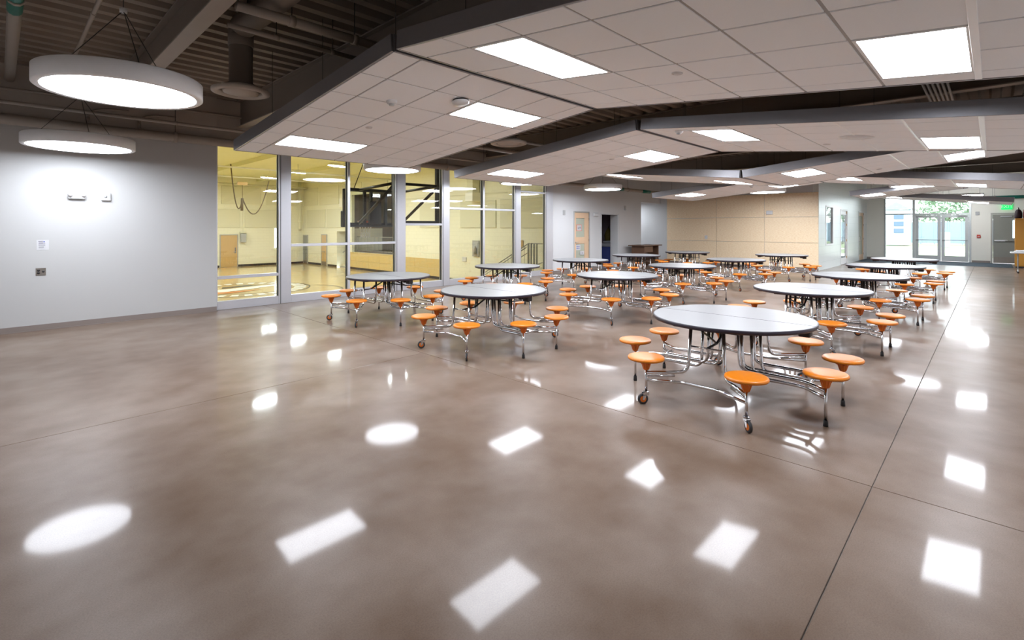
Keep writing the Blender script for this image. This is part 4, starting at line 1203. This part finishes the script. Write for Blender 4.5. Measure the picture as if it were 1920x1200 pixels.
def make_table():
    t = thing('cafeteria_table', '', 'table', (0, 0, 0), 0, 'round mobile tables with fixed orange stools')
    for sx in (1, -1):
        h = MB().prism(half_disc(sx, TR, .005), TZ - .026, TZ, 'laminate', 'edge_dark', 'black_steel').build('table_half', None, t)
        # bumper edge around the half
        pts = half_disc(sx, TR, .005)
        mb = MB()
        prof = [(-.004, TZ - .038), (.004, TZ - .036), (.008, TZ - .026), (.008, TZ - .006), (.004, TZ - .001), (-.004, TZ + .0005)]
        k = mb.add([(x * (1 + o / TR), y * (1 + o / TR), z) for x, y in pts for o, z in prof]); m_ = len(prof)
        for i in range(len(pts) - 1):
            for j in range(m_ - 1):
                mb.face([k + i * m_ + j, k + (i + 1) * m_ + j, k + (i + 1) * m_ + j + 1, k + i * m_ + j + 1], True)
        mb.build('bumper_edge', 'edge_dark', h)
        # dark steel under-frame of the half
        mb = MB()
        mb.box(sx * .03, sx * .05, -.66, .66, TZ - .068, TZ - .026); mb.box(sx * .56, sx * .64, -.30, .30, TZ - .052, TZ - .026)
        mb.box(min(sx * .05, sx * .60), max(sx * .05, sx * .60), -.20, -.17, TZ - .056, TZ - .026); mb.box(min(sx * .05, sx * .60), max(sx * .05, sx * .60), .17, .20, TZ - .056, TZ - .026)
        mb.build('under_frame', 'black_steel', t)
        # outer frame: two uprights, seat tubes, stretcher
        mb = MB()
        for ty in (1, -1):
            mb.tube([(sx * .89, ty * .45, .295), (sx * .61, ty * .17, .295), (sx * .59, ty * .15, TZ - .03)], .016, 9, fillet=.09)
            mb.tube([(sx * .89, ty * .45, .262), (sx * .70, ty * .26, .262)], .011, 7)
        mb.tube([(sx * .89, .45, .228), (sx * .745, .17, .228), (sx * .745, -.17, .228), (sx * .89, -.45, .228)], .0135, 9, fillet=.04)
        mb.tube([(sx * .59, .15, .54), (sx * .59, -.15, .54)], .009, 7)
        mb.build('outer_frame', 'chrome', t)
        mb = MB(); mb.tube([(sx * .06, .0, TZ - .07), (sx * .36, 0, .55)], .012, 6); mb.tube([(sx * .59, .0, .54), (sx * .36, 0, .55), (sx * .08, .28, .60)], .011, 6)
        mb.build('fold_brace', 'black_steel', t)
    for ty in (1, -1):
        mb = MB()
        for sx in (1, -1):
            mb.tube([(sx * .33, ty * .89, .295), (sx * .17, ty * .70, .295), (sx * .17, ty * .17, .295), (sx * .17, ty * .15, TZ - .03)], .016, 9, fillet=.085)
            mb.tube([(sx * .33, ty * .89, .235), (sx * .125, ty * .68, .235), (sx * .125, ty * .25, .235), (sx * .125, ty * .23, TZ - .03)], .016, 9, fillet=.085)
        mb.tube([(.055, ty * .72, .262), (.055, ty * .10, .262), (.055, ty * .08, TZ - .04)], .012, 8, fillet=.08)
        mb.tube([(-.055, ty * .72, .262), (-.055, ty * .10, .262), (-.055, ty * .08, TZ - .04)], .012, 8, fillet=.08)
        mb.tube([(.17, ty * .71, .262), (-.17, ty * .71, .262)], .016, 8)
        mb.build('inner_frame', 'chrome', t)
        mb = MB(); mb.bbox(-.045, .045, ty * .66 - .05, ty * .66 + .05, TZ - .105, TZ - .03, .01); mb.bbox(-.07, .02, ty * .58 - .03, ty * .58 + .03, TZ - .085, TZ - .03, .008)
        mb.build('hinge_bracket', 'glide_black', t)
    seat = MB().lathe([(0, .452), (.11, .453), (.150, .451), (.162, .447), (.1685, .438), (.1685, .428), (.163, .421), (.15, .418), (.06, .418), (0, .418)], 40)
    fl = MB()
    n = 20; rings = []
    for r, z in ((.060, .419), (.052, .40), (.040, .365), (.031, .335), (.024, .322)):
        rings.append(fl.add([((r * (1.0 if i % 2 else .88)) * math.cos(2 * PI * i / n), (r * (1.0 if i % 2 else .88)) * math.sin(2 * PI * i / n), z) for i in range(n)]))
    for a, b in zip(rings, rings[1:]):
        for i in range(n): fl.face([a + i, b + i, b + (i + 1) % n, a + (i + 1) % n])
    fl.face([rings[-1] + i for i in range(n)][::-1])
    for a in (0, PI / 2, PI, 3 * PI / 2):
        fl.lathe([(.009, -.004), (.009, .008), (0, .010)], 8, c=(.046 * math.cos(a), .046 * math.sin(a), .385), m=None)
    seat0 = None
    stools = [(.89, .45, 1), (.89, -.45, 1), (-.89, .45, 1), (-.89, -.45, 1), (.33, .89, 0), (.33, -.89, 0), (-.33, .89, 0), (-.33, -.89, 0)]
    me_seat = me_br = me_post_l = me_post_s = me_gl = me_fork = me_wh = me_hub = None
    for i, (x, y, cst) in enumerate(stools):
        if me_seat is None:
            so = seat.build('stool_seat', 'seat_orange', t); me_seat = so.data
            bo = fl.build('seat_bracket', 'bracket_orange', so); me_br = bo.data
        else:
            so = link('stool_seat', me_seat, t); bo = link('seat_bracket', me_br, so)
        so.location = (x, y, 0); so.rotation_euler = (0, 0, math.atan2(y, x))
        if cst:
            if me_post_s is None:
                me_post_s = MB().tube([(0, 0, .33), (0, 0, .118)], .0125, 12).build('stool_post', 'chrome', so).data
                mb = MB(); mb.lathe([(.026, .118), (.026, .108), (0, .108)], 14)
                for s in (-.017, .017):
                    mb.prism([(-.022, s - .002), (.035, s - .002), (.035, s + .002), (-.022, s + .002)], .085, .11)
                    k = mb.add([(.0, s - .002, .09), (.035, s - .002, .09), (.042, s - .002, .042), (.022, s - .002, .042), (.0, s + .002, .09), (.035, s + .002, .09), (.042, s + .002, .042), (.022, s + .002, .042)])
                    for q in ((0, 1, 2, 3), (7, 6, 5, 4), (0, 4, 5, 1), (1, 5, 6, 2), (2, 6, 7, 3), (3, 7, 4, 0)): mb.face([k + w for w in q])
                me_fork = mb.build('caster_fork', 'chrome', so).data
                mb = MB(); mb.lathe([(.030, -.012), (.044, -.012), (.050, -.007), (.050, .007), (.044, .012), (.030, .012)], 24, c=(.032, 0, .050), axis='y', m='rubber')
                mb.lathe([(0, -.0135), (.010, -.0135), (.031, -.0105)], 24, c=(.032, 0, .050), axis='y', m='bracket_orange')
                mb.lathe([(.031, .0105), (.010, .0135), (0, .0135)], 24, c=(.032, 0, .050), axis='y', m='bracket_orange')
                me_wh = mb.build('caster_wheel', None, so).data
            else:
                link('stool_post', me_post_s, so); link('caster_fork', me_fork, so); link('caster_wheel', me_wh, so)
            for ch in so.children:
                if ch.name.startswith('caster'): ch.rotation_euler = (0, 0, [.9, 2.4, -.2, .35][i])
        else:
            if me_post_l is None:
                me_post_l = MB().tube([(0, 0, .33), (0, 0, .04)], .0125, 12).build('stool_post', 'chrome', so).data
                me_gl = MB().lathe([(.0135, .052), (.017, .048), (.0195, .004), (.018, 0), (0, 0)], 16).build('stool_glide', 'glide_black', so).data
            else:
                link('stool_post', me_post_l, so); link('stool_glide', me_gl, so)
    return t

ROWS = {'right': [(5.12, 1.89), (8.24, 1.91), (11.10, 1.79), (14.30, 1.81), (17.58, 1.79)],
        'middle': [(4.94, 5.15), (8.08, 5.08), (11.10, 5.22), (14.17, 5.11), (17.48, 4.88)],
        'glass': [(5.01, 8.01), (8.20, 8.08), (11.06, 8.10), (14.15, 8.18), (17.14, 7.86)]}
RN = {'right': 'right-hand row', 'middle': 'middle row', 'glass': 'row beside the glass wall'}
TN = ['nearest', 'second', 'third', 'fourth', 'farthest']
tp = make_table()
first = True
for rk in ('right', 'middle', 'glass'):
    for i, (x, y) in enumerate(ROWS[rk]):
        t = tp if first else copy_tree(tp)
        first = False
        t.location = (x, y, 0)
        t.rotation_euler = (0, 0, random.uniform(-.03, .03) if i else 0.0)
        t['label'] = 'round white table with eight orange stools, %s table of the %s' % (TN[i], RN[rk])

# ================================================================== SMALL FURNITURE AT THE BACK
t = thing('side_desk', 'brown wooden desk standing by the hall opening', 'desk', (19.0, 10.55, 0), .0)
BB(-.75, .75, -.38, .38, .86, .90, .006).build('desk_top', 'desk_brown', t)
BB(-.6, -.55, -.3, .3, 0, .86, .004).build('side_panel', 'desk_brown', t); BB(.55, .6, -.3, .3, 0, .86, .004).build('side_panel', 'desk_brown', t)
BB(-.55, .55, .2, .24, .35, .86, .004).build('back_panel', 'desk_brown', t)
BB(-.55, .1, -.3, -.27, .60, .84, .004).build('desk_drawer', 'desk_brown', t)

t = thing('storage_cabinet', 'tall orange wooden cabinet at the right edge of the picture', 'cabinet', (28.9, -1.05, 0))
BB(-.3, .55, -.62, .40, .06, 2.0, .01).build('cabinet_body', 'cabinet_orange', t)
BB(-.28, .53, -.60, .38, 0, .06, .004).build('plinth', 'black_base', t)
for y0, y1 in ((-.6, -.115), (-.105, .38)): BB(-.32, -.30, y0, y1, .1, 1.96, .004).build('cabinet_door', 'cabinet_orange', t)
for yy in (-.16, -.06): MB().tube([(-.32, yy, 1.0), (-.35, yy, 1.0), (-.35, yy, 1.15), (-.32, yy, 1.15)], .007, 6, fillet=.01).build('door_pull', 'plastic_grey', t)
def bag(x, y, z, sx, sy, sz, m, label, nm='bag'):
    t = thing(nm, label, 'bag', (x, y, z))
    mb = MB(); mb.lathe([(0, 0), (.42, 0), (.5, .08), (.52, .4), (.46, .75), (.25, .95), (0, 1)], 18); o = mb.build('bag_body', m, t); o.scale = (sx, sy, sz)
    MB().tube([(-sx * .15, -sy * .1, sz * .9), (-sx * .1, 0, sz * 1.15), (sx * .1, 0, sz * 1.15), (sx * .15, -sy * .1, sz * .9)], .015, 6, fillet=.03).build('bag_handle', 'bag_dark', t)
bag(28.95, -.75, 2.0, .36, .22, .38, 'bag_dark', 'dark maroon bag on top of the orange cabinet, left one')
bag(28.8, -1.02, 2.0, .40, .28, .46, 'bag_red', 'red bag on top of the orange cabinet, right one')
t = thing('folding_table', 'white folding table in front of the orange cabinet', 'table', (25.6, -1.0, 0))
BB(-.38, .38, -.70, .55, .70, .745, .012).build('table_top', 'plastic_white', t)
for yy in (-.5, .35):
    mb = MB(); mb.tube([(0, yy, .71), (0, yy, .08)], .02, 8); mb.tube([(-.28, yy, .05), (-.05, yy, .1), (.05, yy, .1), (.28, yy, .05)], .018, 8, fillet=.04); mb.build('leg', 'plastic_grey', t)
    for xx in (-.28, .28): MB().lathe([(0, -.015), (.03, -.015), (.03, .015), (0, .015)], 12, c=(xx, yy, .03), axis='x').build('caster', 'glide_black', t)
t = thing('serving_tray', 'white tray lying on the folding table', 'tray', (25.6, -.75, .745))
BB(-.25, .25, -.2, .2, 0, .035, .01).build('tray_base', 'plastic_white', t); BB(-.2, .2, -.15, .15, .035, .07, .01).build('tray_lid', 'plastic_white', t)

# ================================================================== OUTSIDE
gd = st('ground_outside', B(31.75, 120, -60, 60, -.25, -.05), 'grass')
B(31.75, 37, -10, 12, -.05, -.02).build('concrete_path', 'path', gd)
B(44, 46, -60, 60, -.05, -.02).build('concrete_path', 'path', gd)
t = thing('garden_fence', 'blue grey fence across the lawn outside the doors', 'fence', (62, 2, 0))
for i in range(24): BB(-.03, .03, -12 + i * 1.0 + .01, -11 + i * 1.0 - .01, .1, 2.1, .01).build('fence_panel', 'fence_blue', t)
for i in range(25): BB(-.06, .06, -12.05 + i, -11.95 + i, 0, 2.2, .01).build('fence_post', 'fence_blue', t)
t = thing('garden_shed', 'pale shed with three blue louvres outside the left entrance pane', 'shed', (57, 6.15, 0))
BB(-1, 1, -.75, .9, 0, 3.2, .02).build('shed_wall', 'house_pale', t)
for k in range(3): BB(-1.06, -.98, -.45, .25, 1.1 + k * .62, 1.5 + k * .62, .01).build('louvre', 'louvre', t)
mb = MB(); k = mb.add([(-1.2, -1, 3.2), (1.2, -1, 3.2), (1.2, 1.1, 3.2), (-1.2, 1.1, 3.2), (-1.2, .05, 3.9), (1.2, .05, 3.9)])
for q in ((0, 1, 5, 4), (2, 3, 4, 5), (0, 4, 3), (1, 2, 5), (3, 2, 1, 0)): mb.face([k + w for w in q])
mb.build('shed_roof', 'fence_blue', t)
def tree(x, y, r, h, label):
    t = thing('garden_tree', label, 'tree', (x, y, 0), 0, None)
    MB().tube([(0, 0, 0), (.05, .1, h * .35), (0, 0, h * .6)], .16, 8).build('trunk', 'bark', t)
    rnd = random.Random(int(x * 10 + y))
    mb = MB()
    for _ in range(1400):
        th, ph = rnd.uniform(0, 2 * PI), math.acos(rnd.uniform(-1, 1)); rr = r * rnd.uniform(.55, 1) * (1 + .25 * math.sin(3 * th) * math.sin(2 * ph))
        c = Vector((rr * math.sin(ph) * math.cos(th), rr * math.sin(ph) * math.sin(th), h * .65 + rr * .8 * math.cos(ph)))
        d1 = Vector((rnd.gauss(0, 1), rnd.gauss(0, 1), rnd.gauss(0, 1))).normalized(); d2 = d1.orthogonal().normalized(); s = rnd.uniform(.12, .28)
        k = mb.add([c - d1 * s, c + d2 * s * .6, c + d1 * s, c - d2 * s * .6]); mb.face([k, k + 1, k + 2, k + 3])
    mb.build('crown', 'foliage', t)
tree(68, 11.5, 3.0, 6.5, 'pale green tree behind the shed outside'); tree(77, 3.6, 3.2, 6.0, 'tree behind the fence seen through the left glass door')
tree(69, -2.0, 3.0, 5.6, 'tree behind the fence seen through the right glass door'); tree(78, 15, 3.6, 7.5, 'tree behind the fence left of the shed')
tag(BB(55, 56, 2.6, 3.3, -.05, 1.2, .03).build('utility_box', 'house_pale'), 'pale utility box on the lawn behind the left glass door', 'box')
